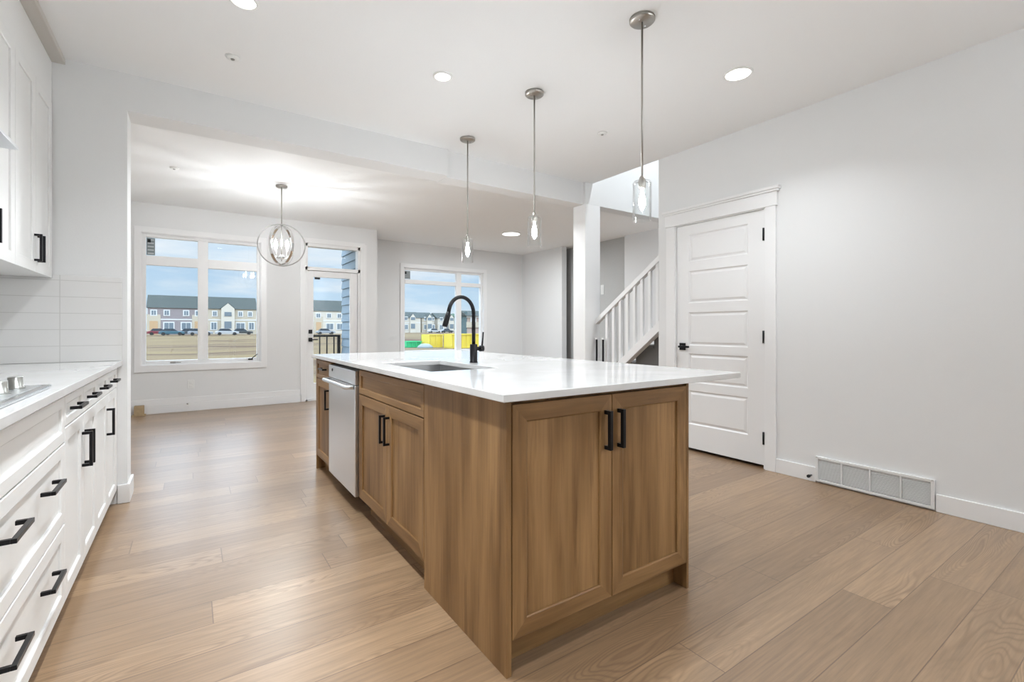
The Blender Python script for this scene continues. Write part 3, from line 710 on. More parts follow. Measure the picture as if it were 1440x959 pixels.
gzc = lambda y: -0.55 + 0.30 * min(1, max(0, (y - 70) / 40))
for lab, x, y, ci in (('dark red car at the far left of the street', -5.4, 124, 0), ('teal car second from the left on the street', -3.2, 118, 1), ('dark grey car between the teal and silver cars', 0.0, 120, 2), ('silver car just left of the wide window mullion', 1.6, 114, 3),
                      ('white car in front of the white gabled townhouse', 6.3, 116, 4), ('dark car right of the white car', 9.7, 124, 5), ('silver car seen through the patio door', 27.0, 120, 3), ('grey car in the distance in the living room window', 72.0, 145, 2), ('white car in the distance left of the yellow bins', 65.0, 140, 4)):
    car(lab, x, y, gzc(y) + 0.02, CARCOL[ci])
# yellow and green bins on the building site, seen in the living window
def bin_(name, label, x0, x1, y0, y1, z0, z1, m, cat='dumpster'):
    t = thing(name, label, cat, ((x0 + x1) / 2, (y0 + y1) / 2, z0))
    bm = BM(); w = 0.05
    prism(bm, [(x0 + 0.12, y0 + 0.1, z0 + 0.1), (x1 - 0.12, y0 + 0.1, z0 + 0.1), (x1, y0 + 0.02, z1), (x0, y0 + 0.02, z1)], (0, w, 0))
    box(bm, x0, x0 + w, y0, y1, z0 + 0.1, z1); box(bm, x1 - w, x1, y0, y1, z0 + 0.1, z1); box(bm, x0, x1, y1 - w, y1, z0 + 0.1, z1); box(bm, x0, x1, y0, y1, z0 + 0.05, z0 + 0.12)
    obj('bin_wall', bm, m, t)
    bm = BM(); box(bm, x0 - 0.05, x1 + 0.05, y0 - 0.06, y0, z1 - 0.08, z1); obj('rim', bm, m, t)
    n = int((x1 - x0) / 0.45)
    for k in range(n + 1):
        xx = x0 + 0.08 + (x1 - x0 - 0.2) * k / max(1, n); obj('rib', box(BM(), xx, xx + 0.05, y0 - 0.05, y0 + 0.02, z0 + 0.1, z1 - 0.08), m, t)
    obj('skid', box(BM(), x0 + 0.1, x1 - 0.1, y0 + 0.1, y1 - 0.1, z0, z0 + 0.06), black_m, t)
bin_('dumpster', 'yellow waste bin with ribbed side, left of the pair', 17.45, 18.75, 38.6, 40.4, -0.6, 0.62, yellow_m)
bin_('dumpster', 'long pale yellow waste bin directly behind the faucet', 18.35, 21.2, 36.0, 37.6, -0.6, 0.68, yellow_m)
bin_('dumpster', 'low bright green bin left of the yellow bins', 15.9, 17.3, 40.0, 41.2, -0.6, 0.0, green_m)
bm = BM(); lathe(bm, [(0.0, 0.42), (0.35, 0.38), (0.62, 0.2), (0.75, 0.0), (0, 0)], (16.6, 37.6, -0.56), 10)
tag(obj('material_pile', bm, plain('wrap_sheet', (0.17, 0.19, 0.18), 0.6)), 'white wrapped pile in front of the green bin', 'pile')
# tree belt on the horizon
random.seed(9); bm = BM()
for k in range(70):
    x = 75 + k * 1.9 + random.uniform(-1, 1); y = 205 + random.uniform(-4, 4); r = random.uniform(2.0, 3.4)
    m_ = Matrix.Translation((x, y, 4.6 + random.uniform(-0.5, 0.6))) @ Matrix.Diagonal((r * 1.5, r, r * 1.2, 1))
    bmesh.ops.create_icosphere(bm, subdivisions=2, radius=1.0, matrix=m_)
    box(bm, x - 0.3, x + 0.3, y - 0.3, y + 0.3, -0.5, 4)
for v in bm.verts: v.co += Vector((random.uniform(-.25, .25), random.uniform(-.25, .25), random.uniform(-.25, .25)))
tag(obj('tree_belt', bm, tree_m), 'dark green belt of trees along the horizon', 'trees', kind='stuff')

# ================================================================== STAIRS
t = thing('staircase', 'white railed staircase rising behind the right wall', 'staircase', (4.3, 3.9, 0))
bm = BM()
for k in range(12):
    y1_ = 4.35 - k * 0.2375; z1_ = 0.19 * (k + 1)
    if z1_ > 2.4: break
    box(bm, 3.91, 4.99, y1_ - 0.2375, y1_, 0, z1_ - 0.03)
    box(bm, 3.905, 4.99, y1_ - 0.2375, y1_ + 0.025, z1_ - 0.03, z1_)
obj('carpet_tread', bm, carpet_m, t)['label'] = 'grey carpeted steps'
RS = 0.70
def rz(y): return 1.585 + (3.40 - y) * RS
def sz(y): return 0.845 + (3.40 - y) * 0.80
bm = BM(); ya, yb = 3.905, 3.01
prism(bm, [(3.81, ya, rz(ya)), (3.81, yb, rz(yb)), (3.81, yb, rz(yb) - 0.06), (3.81, ya, rz(ya) - 0.06)], (0.055, 0, 0))
obj('handrail', bm, trim_m, t, bev=0.004)
bm = BM(); prism(bm, [(3.80, ya, sz(ya) + 0.045), (3.80, yb, sz(yb) + 0.045), (3.80, yb, sz(yb) - 0.055), (3.80, ya, sz(ya) - 0.055)], (0.08, 0, 0))
obj('skirt_rail', bm, trim_m, t, bev=0.003)
for k in range(8):
    y = 3.745 - k * 0.0985
    bm = BM(); box(bm, 3.822, 3.854, y - 0.016, y + 0.016, sz(y) + 0.03, rz(y) - 0.05); obj('baluster', bm, trim_m, t)
t = thing('stair_uprights', 'low pair of dark upright strips with white caps at the stair foot', 'uprights', (3.86, 3.80, 0))  # two thin dark upright strips with pale caps
for y in (3.865, 3.765):
    obj('dark_upright', box(BM(), 3.785, 3.797, y - 0.009, y + 0.009, 0, 1.0), black_m, t); obj('cap', box(BM(), 3.781, 3.801, y - 0.014, y + 0.014, 1.0, 1.02), trim_m, t)

# ================================================================== KITCHEN ISLAND
IX0, IX1, IY0, IY1 = 0.833, 1.78, 1.255, 4.023
ZU = 0.889
# front cabinet (two doors facing the camera side)
t = thing('island_cabinet', 'oak island end cabinet with two tall panel doors facing forward', 'cabinet', (1.3, 1.26, 0), group='oak island units')
bm = BM(); box(bm, IX0 + 0.02, IX1 - 0.015, IY0 + 0.021, 1.895, 0.105, ZU - 0.001); obj('body', bm, oak_v, t)
obj('side_panel', box(BM(), IX0, IX0 + 0.02, IY0, 1.897, 0, ZU - 0.001), oak_v, t, bev=0.001)
obj('side_panel', box(BM(), IX1 - 0.015, IX1, IY0, 1.897, 0, ZU - 0.001), oak_v, t, bev=0.001)
obj('toe_kick', box(BM(), IX0 + 0.02, IX1 - 0.015, 1.322, 1.34, 0, 0.105), oak_x, t)
d = obj('door', shaker(BM(), 'y', -1, IY0, 0.857, 1.3095, 0.113, 0.874), (oak_v, oak_x), t)
obj('handle', pull('y', -1, IY0, 1.277, 0.745, w=0.0145), black_m, d, bev=0.001)['label'] = 'black bar pull'
d = obj('door', shaker(BM(), 'y', -1, IY0, 1.3125, 1.763, 0.113, 0.874), (oak_v, oak_x), t)
obj('handle', pull('y', -1, IY0, 1.345, 0.745, w=0.0145), black_m, d, bev=0.001)['label'] = 'black bar pull'
# sink cabinet
t = thing('island_cabinet', 'oak sink cabinet with false drawer and two doors beside the dishwasher', 'cabinet', (1.1, 2.39, 0), group='oak island units')
bm = BM(); sy0, sy1 = 1.899, 2.862
box(bm, IX0 + 0.021, 1.45, sy0, sy1, 0.105, 0.66); box(bm, IX0 + 0.021, IX0 + 0.06, sy0, sy1, 0.66, ZU - 0.001); box(bm, 1.42, 1.45, sy0, sy1, 0.66, ZU - 0.001); box(bm, IX0 + 0.06, 1.42, sy0, sy0 + 0.018, 0.66, ZU - 0.001); box(bm, IX0 + 0.06, 1.42, sy1 - 0.018, sy1, 0.66, ZU - 0.001)
obj('body', bm, oak_v, t)
obj('toe_kick', box(BM(), IX0 + 0.065, IX0 + 0.08, sy0, sy1 - 0.03, 0, 0.105), oak_y, t)
obj('drawer_front', shaker(BM(), 'x', -1, IX0, sy0 + 0.003, sy1 - 0.012, 0.734, 0.874, st=0.035), (oak_y, oak_y), t)
ym = 2.365
for a0, a1, ah in ((sy0 + 0.003, ym - 0.0015, ym - 0.033), (ym + 0.0015, sy1 - 0.012, ym + 0.033)):
    d = obj('door', shaker(BM(), 'x', -1, IX0, a0, a1, 0.113, 0.728), (oak_v, oak_y), t)
    obj('handle', pull('x', -1, IX0, ah, 0.60), black_m, d, bev=0.001)['label'] = 'black bar pull'
# dishwasher
t = thing('dishwasher', 'stainless steel dishwasher built into the oak island', 'dishwasher', (1.1, 3.2, 0))
wy0, wy1 = 2.87, 3.525
obj('tub_casing', box(BM(), IX0 + 0.03, 1.42, wy0 + 0.01, wy1 - 0.01, 0.10, 0.87), plain('dark_casing', (0.05, 0.05, 0.05), 0.6), t)
obj('door', box(BM(), IX0 - 0.018, IX0 + 0.03, wy0 + 0.004, wy1 - 0.004, 0.105, 0.775), steel_m, t, bev=0.004)
obj('control_strip', box(BM(), IX0 - 0.018, IX0 + 0.03, wy0 + 0.004, wy1 - 0.004, 0.779, 0.866), steel_m, t, bev=0.003)
bm = BM(); pts = [(IX0 - 0.018, wy1 - 0.03, 0.765)] + [(IX0 - 0.062, wy1 - 0.05 - (wy1 - wy0 - 0.1) * k / 8, 0.765) for k in range(9)] + [(IX0 - 0.018, wy0 + 0.03, 0.765)]
tube(bm, pts, 0.013, 12); obj('handle', bm, steel_m, t)
obj('vent_cap', tube(BM(), [(IX0 - 0.018, wy1 - 0.11, 0.835), (IX0 - 0.022, wy1 - 0.11, 0.835)], 0.010, 14), black_m, t)
obj('toe_panel', box(BM(), IX0 + 0.09, IX0 + 0.10, wy0, wy1, 0.0, 0.10), blackrub_m, t)
# end cabinet, one drawer over one door
t = thing('island_cabinet', 'narrow oak cabinet with one drawer and one door at the far end of the island', 'cabinet', (1.1, 3.77, 0), group='oak island units')
ey0, ey1 = 3.533, 4.003
obj('body', box(BM(), IX0 + 0.021, 1.45, ey0, ey1, 0.105, ZU - 0.001), oak_v, t)
obj('end_panel', box(BM(), IX0 + 0.0, 1.78, ey1, IY1, 0, ZU - 0.001), oak_v, t, bev=0.001)
obj('toe_kick', box(BM(), IX0 + 0.065, IX0 + 0.08, ey0, ey1, 0, 0.105), oak_y, t)
d = obj('drawer', shaker(BM(), 'x', -1, IX0, ey0 + 0.003, ey1 - 0.002, 0.734, 0.874, st=0.03), (oak_y, oak_y), t)
obj('handle', pull('x', -1, IX0, 3.74, 0.815, vertical=False), black_m, d, bev=0.001)['label'] = 'black bar pull'
d = obj('door', shaker(BM(), 'x', -1, IX0, ey0 + 0.003, ey1 - 0.002, 0.113, 0.728), (oak_v, oak_y), t)
obj('handle', pull('x', -1, IX0, 3.60, 0.60), black_m, d, bev=0.001)['label'] = 'black bar pull'
bm = BM(); box(bm, 1.452, IX1, 1.899, 4.001, 0, ZU - 0.001)
tag(obj('island_back_panel', bm, oak_v, bev=0.001), 'plain oak back panel under the seating overhang of the island', 'panel', group='oak island units')
# worktop with sink cutout
SX0, SX1, SY0, SY1 = 0.950, 1.33, 2.08, 2.78
def slab_hole(x0, x1, y0, y1, z0, z1, hx0, hx1, hy0, hy1):
    bm = BM(); xs = [x0, hx0, hx1, x1]; ys = [y0, hy0, hy1, y1]
    for z, s in ((z0, -1), (z1, 1)):
        V = [[bm.verts.new((x, y, z)) for y in ys] for x in xs]
        for i in range(3):
            for j in range(3):
                if i == 1 and j == 1: continue
                f = (V[i][j], V[i + 1][j], V[i + 1][j + 1], V[i][j + 1]); bm.faces.new(f if s > 0 else f[::-1])
        if s < 0: LV = V
        else: UV_ = V
    def q(a, b_): bm.faces.new((LV[a[0]][a[1]], LV[b_[0]][b_[1]], UV_[b_[0]][b_[1]], UV_[a[0]][a[1]]))
    for i in range(3): q((i, 0), (i + 1, 0)); q((i + 1, 3), (i, 3)); q((3, i), (3, i + 1)); q((0, i + 1), (0, i))
    q((1, 2), (2, 2)); q((2, 1), (1, 1)); q((1, 1), (1, 2)); q((2, 2), (2, 1))
    return bm
tag(obj('island_countertop', slab_hole(0.803, 2.136, 1.225, 4.05, ZU, 0.915, SX0, SX1, SY0, SY1), quartz_m, bev=0.0025), 'glossy white quartz worktop with seating overhang on the oak island', 'countertop')
# sink
t = thing('kitchen_sink', 'rectangular stainless undermount sink in the white island worktop', 'sink', (1.14, 2.43, 0.70))
bm = BM(); a, b_, c, d_ = SX0 - 0.008, SX1 + 0.008, SY0 - 0.008, SY1 + 0.008; zb = 0.68
for r_ in range(1):
    up = rect2 = None
V1 = [bm.verts.new(p) for p in ((a, c, ZU - .001), (b_, c, ZU - .001), (b_, d_, ZU - .001), (a, d_, ZU - .001))]
V2 = [bm.verts.new(p) for p in ((a + .01, c + .01, zb), (b_ - .01, c + .01, zb), (b_ - .01, d_ - .01, zb), (a + .01, d_ - .01, zb))]
V0 = [bm.verts.new(p) for p in ((a - .015, c - .015, ZU - .001), (b_ + .015, c - .015, ZU - .001), (b_ + .015, d_ + .015, ZU - .001), (a - .015, d_ + .015, ZU - .001))]
for k in range(4):
    bm.faces.new((V1[k], V1[(k + 1) % 4], V2[(k + 1) % 4], V2[k])); bm.faces.new((V0[k], V0[(k + 1) % 4], V1[(k + 1) % 4], V1[k]))
bm.faces.new(V2)
o = obj('basin', bm, plain('satin_sink_steel', (0.42, 0.42, 0.42), 0.34, 0.9), t, fix=True)
sm = o.modifiers.new('solid', 'SOLIDIFY'); sm.thickness = 0.0015; sm.offset = -1
obj('drain', lathe(BM(), [(0, 0.003), (0.03, 0.003), (0.045, 0.006), (0.055, 0.001), (0.055, 0)], (1.14, 2.43, zb), 24), chrome_m, t)
# faucet
fx, fy = 1.415, 2.49
t = thing('kitchen_faucet', 'matte black pull down faucet with high arc beside the sink', 'faucet', (fx, fy, 0.915))
obj('base_body', lathe(BM(), [(0, 0), (0.0245, 0), (0.0245, 0.006), (0.0225, 0.008), (0.0225, 0.108), (0.021, 0.112), (0, 0.112)], (fx, fy, 0.915), 28), black_m, t)
ang = math.atan2(-0.02, -0.215)
dx, dy = math.cos(ang), math.sin(ang)
pts = [(fx, fy, 1.02), (fx, fy, 1.12), (fx, fy, 1.21)]
R_ = 0.088
for k in range(1, 15):
    a = PI * k / 15 * 0.98
    pts.append((fx + dx * (R_ - R_ * math.cos(a)), fy + dy * (R_ - R_ * math.cos(a)), 1.21 + R_ * 1.12 * math.sin(a)))
p_end = pts[-1]
pts.append((p_end[0] + dx * 0.004, p_end[1] + dy * 0.004, p_end[2] - 0.02))
obj('gooseneck', tube(BM(), pts, 0.0115, 14), black_m, t)
q0 = pts[-1]
obj('spray_head', tube(BM(), [q0, (q0[0] + dx * 0.006, q0[1] + dy * 0.006, q0[2] - 0.02), (q0[0] + dx * 0.022, q0[1] + dy * 0.022, q0[2] - 0.07), (q0[0] + dx * 0.026, q0[1] + dy * 0.026, q0[2] - 0.085)], [0.0125, 0.0155, 0.0165, 0.015], 16), black_m, t)
bm = BM(); tube(bm, [(fx + 0.015, fy, 1.0), (fx + 0.044, fy - 0.004, 1.0)], 0.012, 12); tube(bm, [(fx + 0.040, fy - 0.004, 1.0), (fx + 0.064, fy - 0.006, 1.0)], 0.0185, 16); tube(bm, [(fx + 0.055, fy - 0.006, 1.01), (fx + 0.060, fy - 0.006, 1.05), (fx + 0.064, fy - 0.006, 1.10)], [0.006, 0.005, 0.0045], 10)
obj('lever', bm, black_m, t)

# ================================================================== LEFT BASE CABINETS
LX = -0.388; LB = XL + 0.012
def drawer_base(y0, y1, label):
    t = thing('base_cabinet', label, 'cabinet', (LX - 0.3, (y0 + y1) / 2, 0), group='white base cabinets along the left wall')
    obj('body', box(BM(), LB, LX - 0.021, y0 + 0.001, y1 - 0.001, 0.095, 0.884), cab_m, t)
    obj('toe_kick', box(BM(), LX - 0.09, LX - 0.075, y0, y1, 0, 0.095), cab_m, t)
    for z0, z1, hz in ((0.700, 0.868, None), (0.400, 0.694, 0.60), (0.100, 0.394, 0.29)):
        d = obj('drawer' if hz else 'drawer_front', shaker(BM(), 'x', 1, LX, y0 + 0.002, y1 - 0.002, z0, z1, st=0.05 if hz else 0.042, rails=0), cab_m, t)
        if hz:
            for f in (0.30, 0.72) if y1 > 2 else (0.28, 0.72):
                obj('handle', pull('x', 1, LX, y0 + (y1 - y0) * f - 0.08 * (y1 > 2) * (f < 0.5) * 0, hz, 0.16, vertical=False, so=0.036, w=0.012), black_m, d, bev=0.001)['label'] = 'black bar pull'
drawer_base(1.43, 2.39, 'white three drawer base cabinet directly under the gas cooktop')
drawer_base(0.85, 1.43, 'white drawer base cabinet nearest the camera')
seams = [2.39, 2.755, 3.11, 3.475, 3.86]
for u in range(2):
    y0, ymid, y1 = seams[2 * u], seams[2 * u + 1], seams[2 * u + 2]
    t = thing('base_cabinet', ['white base cabinet with paired door pulls right of the drawer stack', 'white base cabinet touching the end wall'][u], 'cabinet', (LX - 0.3, ymid, 0), group='white base cabinets along the left wall')
    obj('body', box(BM(), LB, LX - 0.021, y0 + 0.001, y1 - 0.001, 0.095, 0.884), cab_m, t)
    if u: obj('filler_strip', box(BM(), LX - 0.02, LX - 0.002, y1 + 0.002, YB - 0.001, 0.095, 0.884), cab_m, t)
    obj('toe_kick', box(BM(), LX - 0.09, LX - 0.075, y0, y1, 0, 0.095), cab_m, t)
    for k, (a0, a1) in enumerate(((y0, ymid), (ymid, y1))):
        d = obj('drawer', shaker(BM(), 'x', 1, LX, a0 + 0.002, a1 - 0.002, 0.755, 0.868, st=0.034, rails=0), cab_m, t)
        obj('handle', pull('x', 1, LX, (a0 + a1) / 2 - 0.02, 0.812, 0.15, vertical=False, so=0.036, w=0.012), black_m, d, bev=0.001)['label'] = 'black bar pull'
        d = obj('door', shaker(BM(), 'x', 1, LX, a0 + 0.002, a1 - 0.002, 0.100, 0.749, st=0.055, rails=0), cab_m, t)
        if not (u == 1 and k == 1):
            ah = (a1 - 0.03) if k == 0 else (a0 + 0.03)
            obj('handle', pull('x', 1, LX, ah, 0.60, 0.15, so=0.036, w=0.012), black_m, d, bev=0.001)['label'] = 'black bar pull'
tag(obj('wall_countertop', box(BM(), LB, -0.362, 0.85, YB - 0.0115, 0.885, 0.915), quartz_m, bev=0.0025), 'glossy white quartz counter running along the left wall', 'countertop')
# cooktop
t = thing('gas_cooktop', 'stainless gas cooktop set in the left counter', 'cooktop', (-0.7, 1.90, 0.915))
CX0, CX1, CY0, CY1 = -0.93, -0.40, 1.50, 2.26
obj('tray', box(BM(), CX0, CX1, CY0, CY1, 0.9155, 0.927), plain('bright_stainless', (0.66, 0.67, 0.68), 0.25, 1.0), t, bev=0.004)
obj('knob_panel', box(BM(), CX1 - 0.15, CX1 - 0.02, CY0 + 0.05, CY1 - 0.03, 0.927, 0.9285), steel_m, t)
for k, yk in enumerate((1.56, 1.70, 1.84, 1.98, 2.13)):
    kx = -0.462
    kb = obj('knob', lathe(BM(), [(0, 0), (0.024, 0), (0.024, 0.006), (0.019, 0.008), (0.0175, 0.036), (0.0155, 0.038), (0, 0.038)], (kx, yk, 0.9285), 24), knob_m, t)
    obj('pointer', box(BM(), kx + 0.002, kx + 0.0175, yk - 0.002, yk + 0.002, 0.9665, 0.9675), plastic_m, kb)
for gy0, gy1 in ((1.53, 1.76), (1.765, 1.995), (2.0, 2.23)):
    bm = BM(); gx0, gx1 = -0.90, -0.56
    for yy in (gy0, gy1 - 0.012): box(bm, gx0, gx1, yy, yy + 0.012, 0.945, 0.957)
    for xx in (gx0, gx1 - 0.012): box(bm, xx, xx + 0.012, gy0 + 0.012, gy1 - 0.012, 0.945, 0.957)
    yc = (gy0 + gy1) / 2
    box(bm, gx0 + 0.012, gx0 + 0.12, yc - 0.006, yc + 0.006, 0.945, 0.957); box(bm, gx1 - 0.12, gx1 - 0.012, yc - 0.006, yc + 0.006, 0.945, 0.957)
    for xx in (gx0, gx1 - 0.012):
        for yy in (gy0, gy1 - 0.012): box(bm, xx, xx + 0.012, yy, yy + 0.012, 0.927, 0.945)
    obj('grate', bm, black_m, t, bev=0.0015)
    for xx in (-0.80, -0.65):
        obj('burner', lathe(BM(), [(0, 0), (0.042, 0), (0.042, 0.006), (0.032, 0.007), (0.032, 0.014), (0, 0.015)], (xx, yc, 0.927), 20), black_m, t)

# ================================================================== UPPER CABINETS
UX = -0.69
def upper(y0, y1, z0, z1, label, hz=1.555, hl=0.145):
    t = thing('upper_cabinet', label, 'cabinet', (UX - 0.17, (y0 + y1) / 2, z0), group='white upper cabinets on the left wall')
    obj('body', box(BM(), LB, UX - 0.021, y0 + 0.001, y1 - 0.001, z0, z1), cab_m, t)
    ym = (y0 + y1) / 2
    for k, (a0, a1) in enumerate(((y0, ym), (ym, y1))):
        d = obj('door', shaker(BM(), 'x', 1, UX, a0 + 0.0015, a1 - 0.0015, z0 - 0.004, z1 - 0.004, st=0.058, rails=0), cab_m, t)
        obj('handle', pull('x', 1, UX, (a1 - 0.032) if k == 0 else (a0 + 0.032), hz, hl), black_m, d, bev=0.001)['label'] = 'black bar pull'
upper(3.185, 3.905, 1.43, 2.485, 'tall white upper cabinet in the corner against the end wall')
upper(2.465, 3.183, 1.43, 2.485, 'tall white upper cabinet between the range hood and the corner cabinet')
upper(1.505, 2.463, 1.86, 2.485, 'short white upper cabinet above the range hood', hz=1.95, hl=0.12)
tag(obj('cabinet_top_panel', box(BM(), LB, UX - 0.004, 0.9, YB - 0.001, 2.488, 2.7305), cab_m, bev=0.001), 'flat white panel filling the gap above the upper cabinets', 'cabinet panel')
bm = BM(); box(bm, LB, UX + 0.056, 0.9, YB - 0.001, 2.732, 2.7695)
tag(obj('crown_moulding', bm, plain('shaded_white_trim', (0.56, 0.53, 0.49), 0.5), bev=0.002), 'white crown board between the upper cabinets and the ceiling', 'moulding')  # white board; beige tone puts the underside's shade into its colour
# range hood
t = thing('range_hood', 'slim stainless range hood under the short upper cabinet', 'range hood', (-0.76, 1.93, 1.73))
hx, hy0, hy1, hz0 = -0.492, 1.55, 2.31, 1.737
bm = BM(); prism(bm, [(LB, hy0, hz0), (hx, hy0, hz0), (hx, hy0, hz0 + 0.012), (-0.67, hy0, 1.854), (LB, hy0, 1.854)], (0, hy1 - hy0, 0))
obj('hood_body', bm, steel_m, t, bev=0.001)
for yy in (hy0 + 0.06, hy0 + 0.42): obj('filter', box(BM(), -0.95, -0.56, yy, yy + 0.28, hz0 - 0.004, hz0 - 0.0005), nickel_m, t)

# ================================================================== CEILING FIXTURES
def area(name, loc, size, watts, spread=125, col=(0.89, 0.95, 1.0)):
    l = bpy.data.lights.new(name, 'AREA'); l.shape = 'DISK'; l.size = size; l.energy = watts; l.color = col; l.spread = math.radians(spread)
    o = bpy.data.objects.new(name, l); COL.objects.link(o); o.location = loc; return o
def can(x, y, r, label, w=CAN_W, z=ZC, drop=0.0, spread=125):
    t = thing('ceiling_light', label, 'ceiling light', (x, y, z - 0.012), group='round ceiling lights')
    obj('trim_ring', lathe(BM(), [(r + 0.014, 0.0), (r + 0.014, -0.004 - drop), (r + 0.008, -0.008 - drop), (r, -0.008 - drop), (r, 0.0)], (x, y, z), 40, closed=True), plastic_m, t)
    obj('diffuser', lathe(BM(), [(0, -0.004 - drop), (r, -0.004 - drop)], (x, y, z), 40), led_m, t)
    a = area('lamp', (x, y, z - 0.014 - drop), 2 * r * 0.9, w, spread); a.parent = t; a.location = Vector((x, y, z - 0.014 - drop)) - Vector(LOCS[t.name])
    return t
can(0.22, 2.72, 0.055, 'recessed ceiling light at the top left above the cooktop run', z=ZC - 0.003)
can(1.36, 2.80, 0.050, 'recessed ceiling light left of the pendants above the island', z=ZC - 0.003)
can(2.93, 1.70, 0.075, 'recessed ceiling light right of the nearest pendant')
can(4.58, 6.75, 0.150, 'wide ceiling light over the living room', w=LIVING_W, drop=0.012, spread=175)
def globe(x, y, z, label, w=FILL_GLOBE_W):
    t = thing('fill_globe', label, 'ceiling light', (x, y, ZC), group='added fill globes out of view behind the camera')
    obj('canopy', lathe(BM(), [(0, 0), (0.06, 0), (0.06, -0.02), (0, -0.022)], (x, y, ZC - 0.004), 28), nickel_m, t)
    obj('rod', tube(BM(), [(x, y, ZC - 0.02), (x, y, z + 0.14)], 0.006, 10), nickel_m, t)
    obj('globe', lathe(BM(), [(0.15 * math.sin(PI * k / 16), 0.15 * math.cos(PI * k / 16)) for k in range(17)], (x, y, z), 28), emis('fill_globe_glow', (0.90, 0.955, 1), w / (PI * 4 * PI * 0.15 ** 2)), t)
for gx_, lb in ((0.5, 'added fill light hidden behind the beam above the dining side'), (1.9, 'added fill light hidden behind the beam at its middle'), (2.95, 'added fill light hidden behind the beam near the column')):
    can(gx_, 4.42, 0.055, lb, w=BEAM_FILL_W)  # hidden lights added to brighten the dining and living rooms
globe(3.2, -1.8, 2.35, 'added white fill globe behind the camera')  # unseen globe added as fill for the kitchen ceiling and walls
can(0.22, 1.75, 0.055, 'added fill light over the aisle beside the cooktop', z=ZC - 0.003, w=AISLE_FILL_W)  # this and the next: unseen lights added to brighten aisle and island side
can(0.22, 0.80, 0.055, 'added fill light over the aisle near the camera', z=ZC - 0.003, w=AISLE_FILL_W)
can(4.4, 2.6, 0.075, 'added fill light high in the stairwell', z=5.3, w=STAIR_FILL_W)  # unseen light added to brighten the stairwell walls
def detector(x, y, label, z=ZC):
    t = thing('smoke_detector', label, 'detector', (x, y, z - 0.02), group='small white discs on the ceiling')
    obj('cover', lathe(BM(), [(0, -0.014), (0.025, -0.014), (0.036, -0.008), (0.040, 0.0), (0, 0)], (x, y, z), 28), plastic_m, t)
    obj('sensor', lathe(BM(), [(0, -0.02), (0.010, -0.018), (0.012, -0.013), (0, -0.013)], (x, y, z), 16), knob_m, t)
detector(0.21, 3.32, 'small white ceiling disc behind the top left ceiling light', ZC - 0.003)
detector(2.872, 2.86, 'small white ceiling disc behind the nearest pendant')
detector(-0.141, 5.956, 'small white ceiling disc over the dining room')

def pendant(x, y, label):
    t = thing('pendant_light', label, 'pendant light', (x, y, ZC), group='glass pendant lights over the island')
    obj('canopy', lathe(BM(), [(0, 0.0), (0.066, 0.0), (0.066, -0.014), (0.060, -0.020), (0, -0.021)], (x, y, ZC - 0.0031), 36), nickel_m, t)
    bm = BM()
    for s in (-1, 1): lathe(bm, [(0.005, 0), (0.005, -0.004), (0, -0.005)], (x + s * 0.035, y + s * 0.01, ZC - 0.024), 12)
    obj('canopy_screw', bm, chrome_m, t)
    obj('rod', tube(BM(), [(x, y, ZC - 0.02), (x, y, 1.925)], 0.0055, 12), nickel_m, t)
    obj('socket', lathe(BM(), [(0.0055, 0.03), (0.014, 0.02), (0.020, 0.0), (0.020, -0.035), (0.012, -0.04), (0, -0.04)], (x, y, 1.905), 24), nickel_m, t)
    zt, zb_ = 1.905, 1.695; r = 0.049
    obj('glass_shade', lathe(BM(), [(0.019, 0), (r - 0.006, -0.002), (r, -0.010), (r, zb_ - zt), (r - 0.004, zb_ - zt), (r - 0.004, -0.012), (0.019, -0.006)], (x, y, zt), 40, closed=True), shade_m, t)
    obj('bulb', lathe(BM(), [(0, 0.0), (0.007, -0.004), (0.009, -0.03), (0.016, -0.055), (0.018, -0.075), (0.014, -0.10), (0.004, -0.118), (0, -0.12)], (x, y, 1.868), 12), bulb_m, t)
    return t
p0 = pendant(1.985, 1.684, 'glass cylinder pendant nearest the camera, hanging left of the pantry door')
dup(p0, (1.985, 2.636, ZC), 'middle of the three glass cylinder pendants over the island')
dup(p0, (1.985, 3.598, ZC), 'farthest glass cylinder pendant over the island')

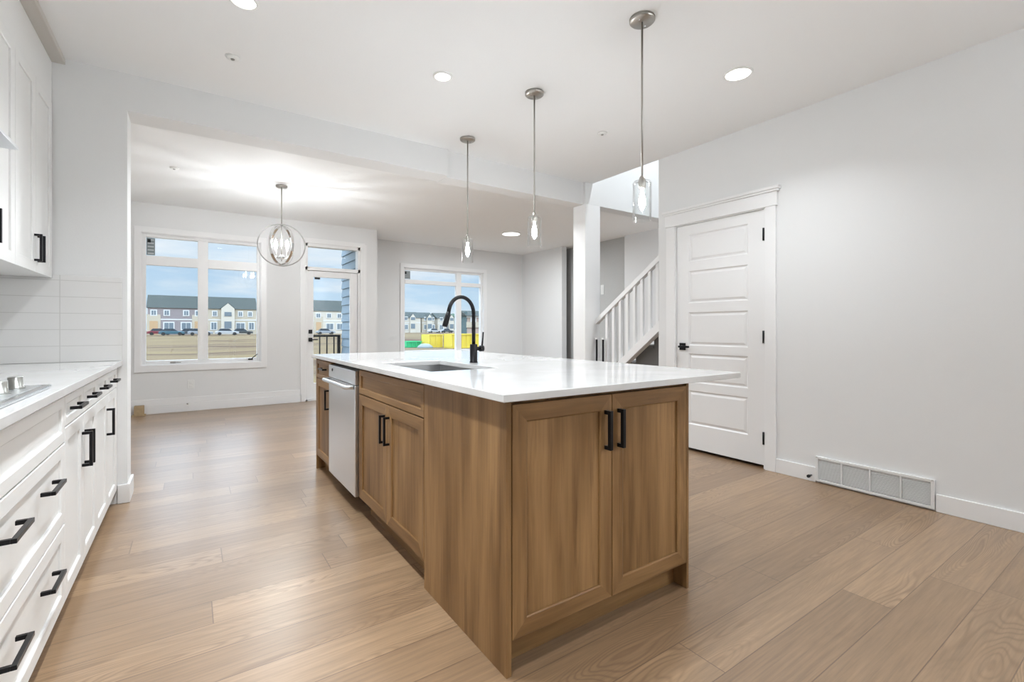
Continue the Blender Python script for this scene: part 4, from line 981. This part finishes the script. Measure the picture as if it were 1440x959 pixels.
# chandelier with two crossed rings
hx, hy = 0.867, 6.0
t = thing('chandelier', 'polished nickel orb chandelier with crossed rings in the dining room', 'chandelier', (hx, hy, ZC))
obj('canopy', lathe(BM(), [(0, 0.0), (0.062, 0.0), (0.062, -0.014), (0.055, -0.022), (0, -0.024)], (hx, hy, ZC - 0.0001), 32), nickel_m, t)
obj('rod', tube(BM(), [(hx, hy, ZC - 0.02), (hx, hy, 1.90)], 0.006, 12), nickel_m, t)
def hoop(ang, R, zc, zr_, w, th=0.004):
    bm = BM(); n = 64; ca, sa = math.cos(ang), math.sin(ang); rings = []
    for k in range(n):
        a = 2 * PI * k / n; co, si = math.cos(a), math.sin(a)
        row = []
        for rr, ww in ((R, -w / 2), (R, w / 2), (R - th, w / 2), (R - th, -w / 2)):
            u = rr * co; z = (rr * zr_ / R) * si
            row.append(bm.verts.new((hx + u * ca - ww * sa, hy + u * sa + ww * ca, zc + z)))
        rings.append(row)
    for k in range(n):
        A, B = rings[k], rings[(k + 1) % n]
        for q in range(4):
            f = bm.faces.new((A[q], A[(q + 1) % 4], B[(q + 1) % 4], B[q])); f.smooth = False
    return bm
view = math.atan2(6.0, 0.867)
obj('ring', hoop(view - PI / 2, 0.252, 2.085, 0.246, 0.016, 0.012), chrome_m, t)
obj('ring', hoop(view - PI / 2 + math.radians(60), 0.238, 2.085, 0.232, 0.028, 0.006), chrome_m, t)
obj('ring', hoop(view - PI / 2 - math.radians(60), 0.230, 2.085, 0.224, 0.028, 0.006), chrome_m, t)
obj('hub', lathe(BM(), [(0, -0.03), (0.02, -0.02), (0.03, 0.0), (0.02, 0.02), (0, 0.03)], (hx, hy, 1.945), 20), chrome_m, t)
for k in range(4):
    a = view + PI / 4 + k * PI / 2; ca, sa = math.cos(a), math.sin(a); ex, ey = hx + 0.085 * ca, hy + 0.085 * sa
    obj('arm', tube(BM(), [(hx + 0.02 * ca, hy + 0.02 * sa, 1.945), (hx + 0.055 * ca, hy + 0.055 * sa, 1.935), (ex, ey, 1.955), (ex, ey, 1.975)], 0.005, 8), chrome_m, t)
    s = obj('candle_sleeve', tube(BM(), [(ex, ey, 1.97), (ex, ey, 2.05)], 0.011, 14), plastic_m, t)
    obj('bulb', lathe(BM(), [(0, 0.0), (0.010, 0.006), (0.017, 0.03), (0.012, 0.06), (0.003, 0.085), (0, 0.088)], (ex, ey, 2.05), 12), candle_m, t)
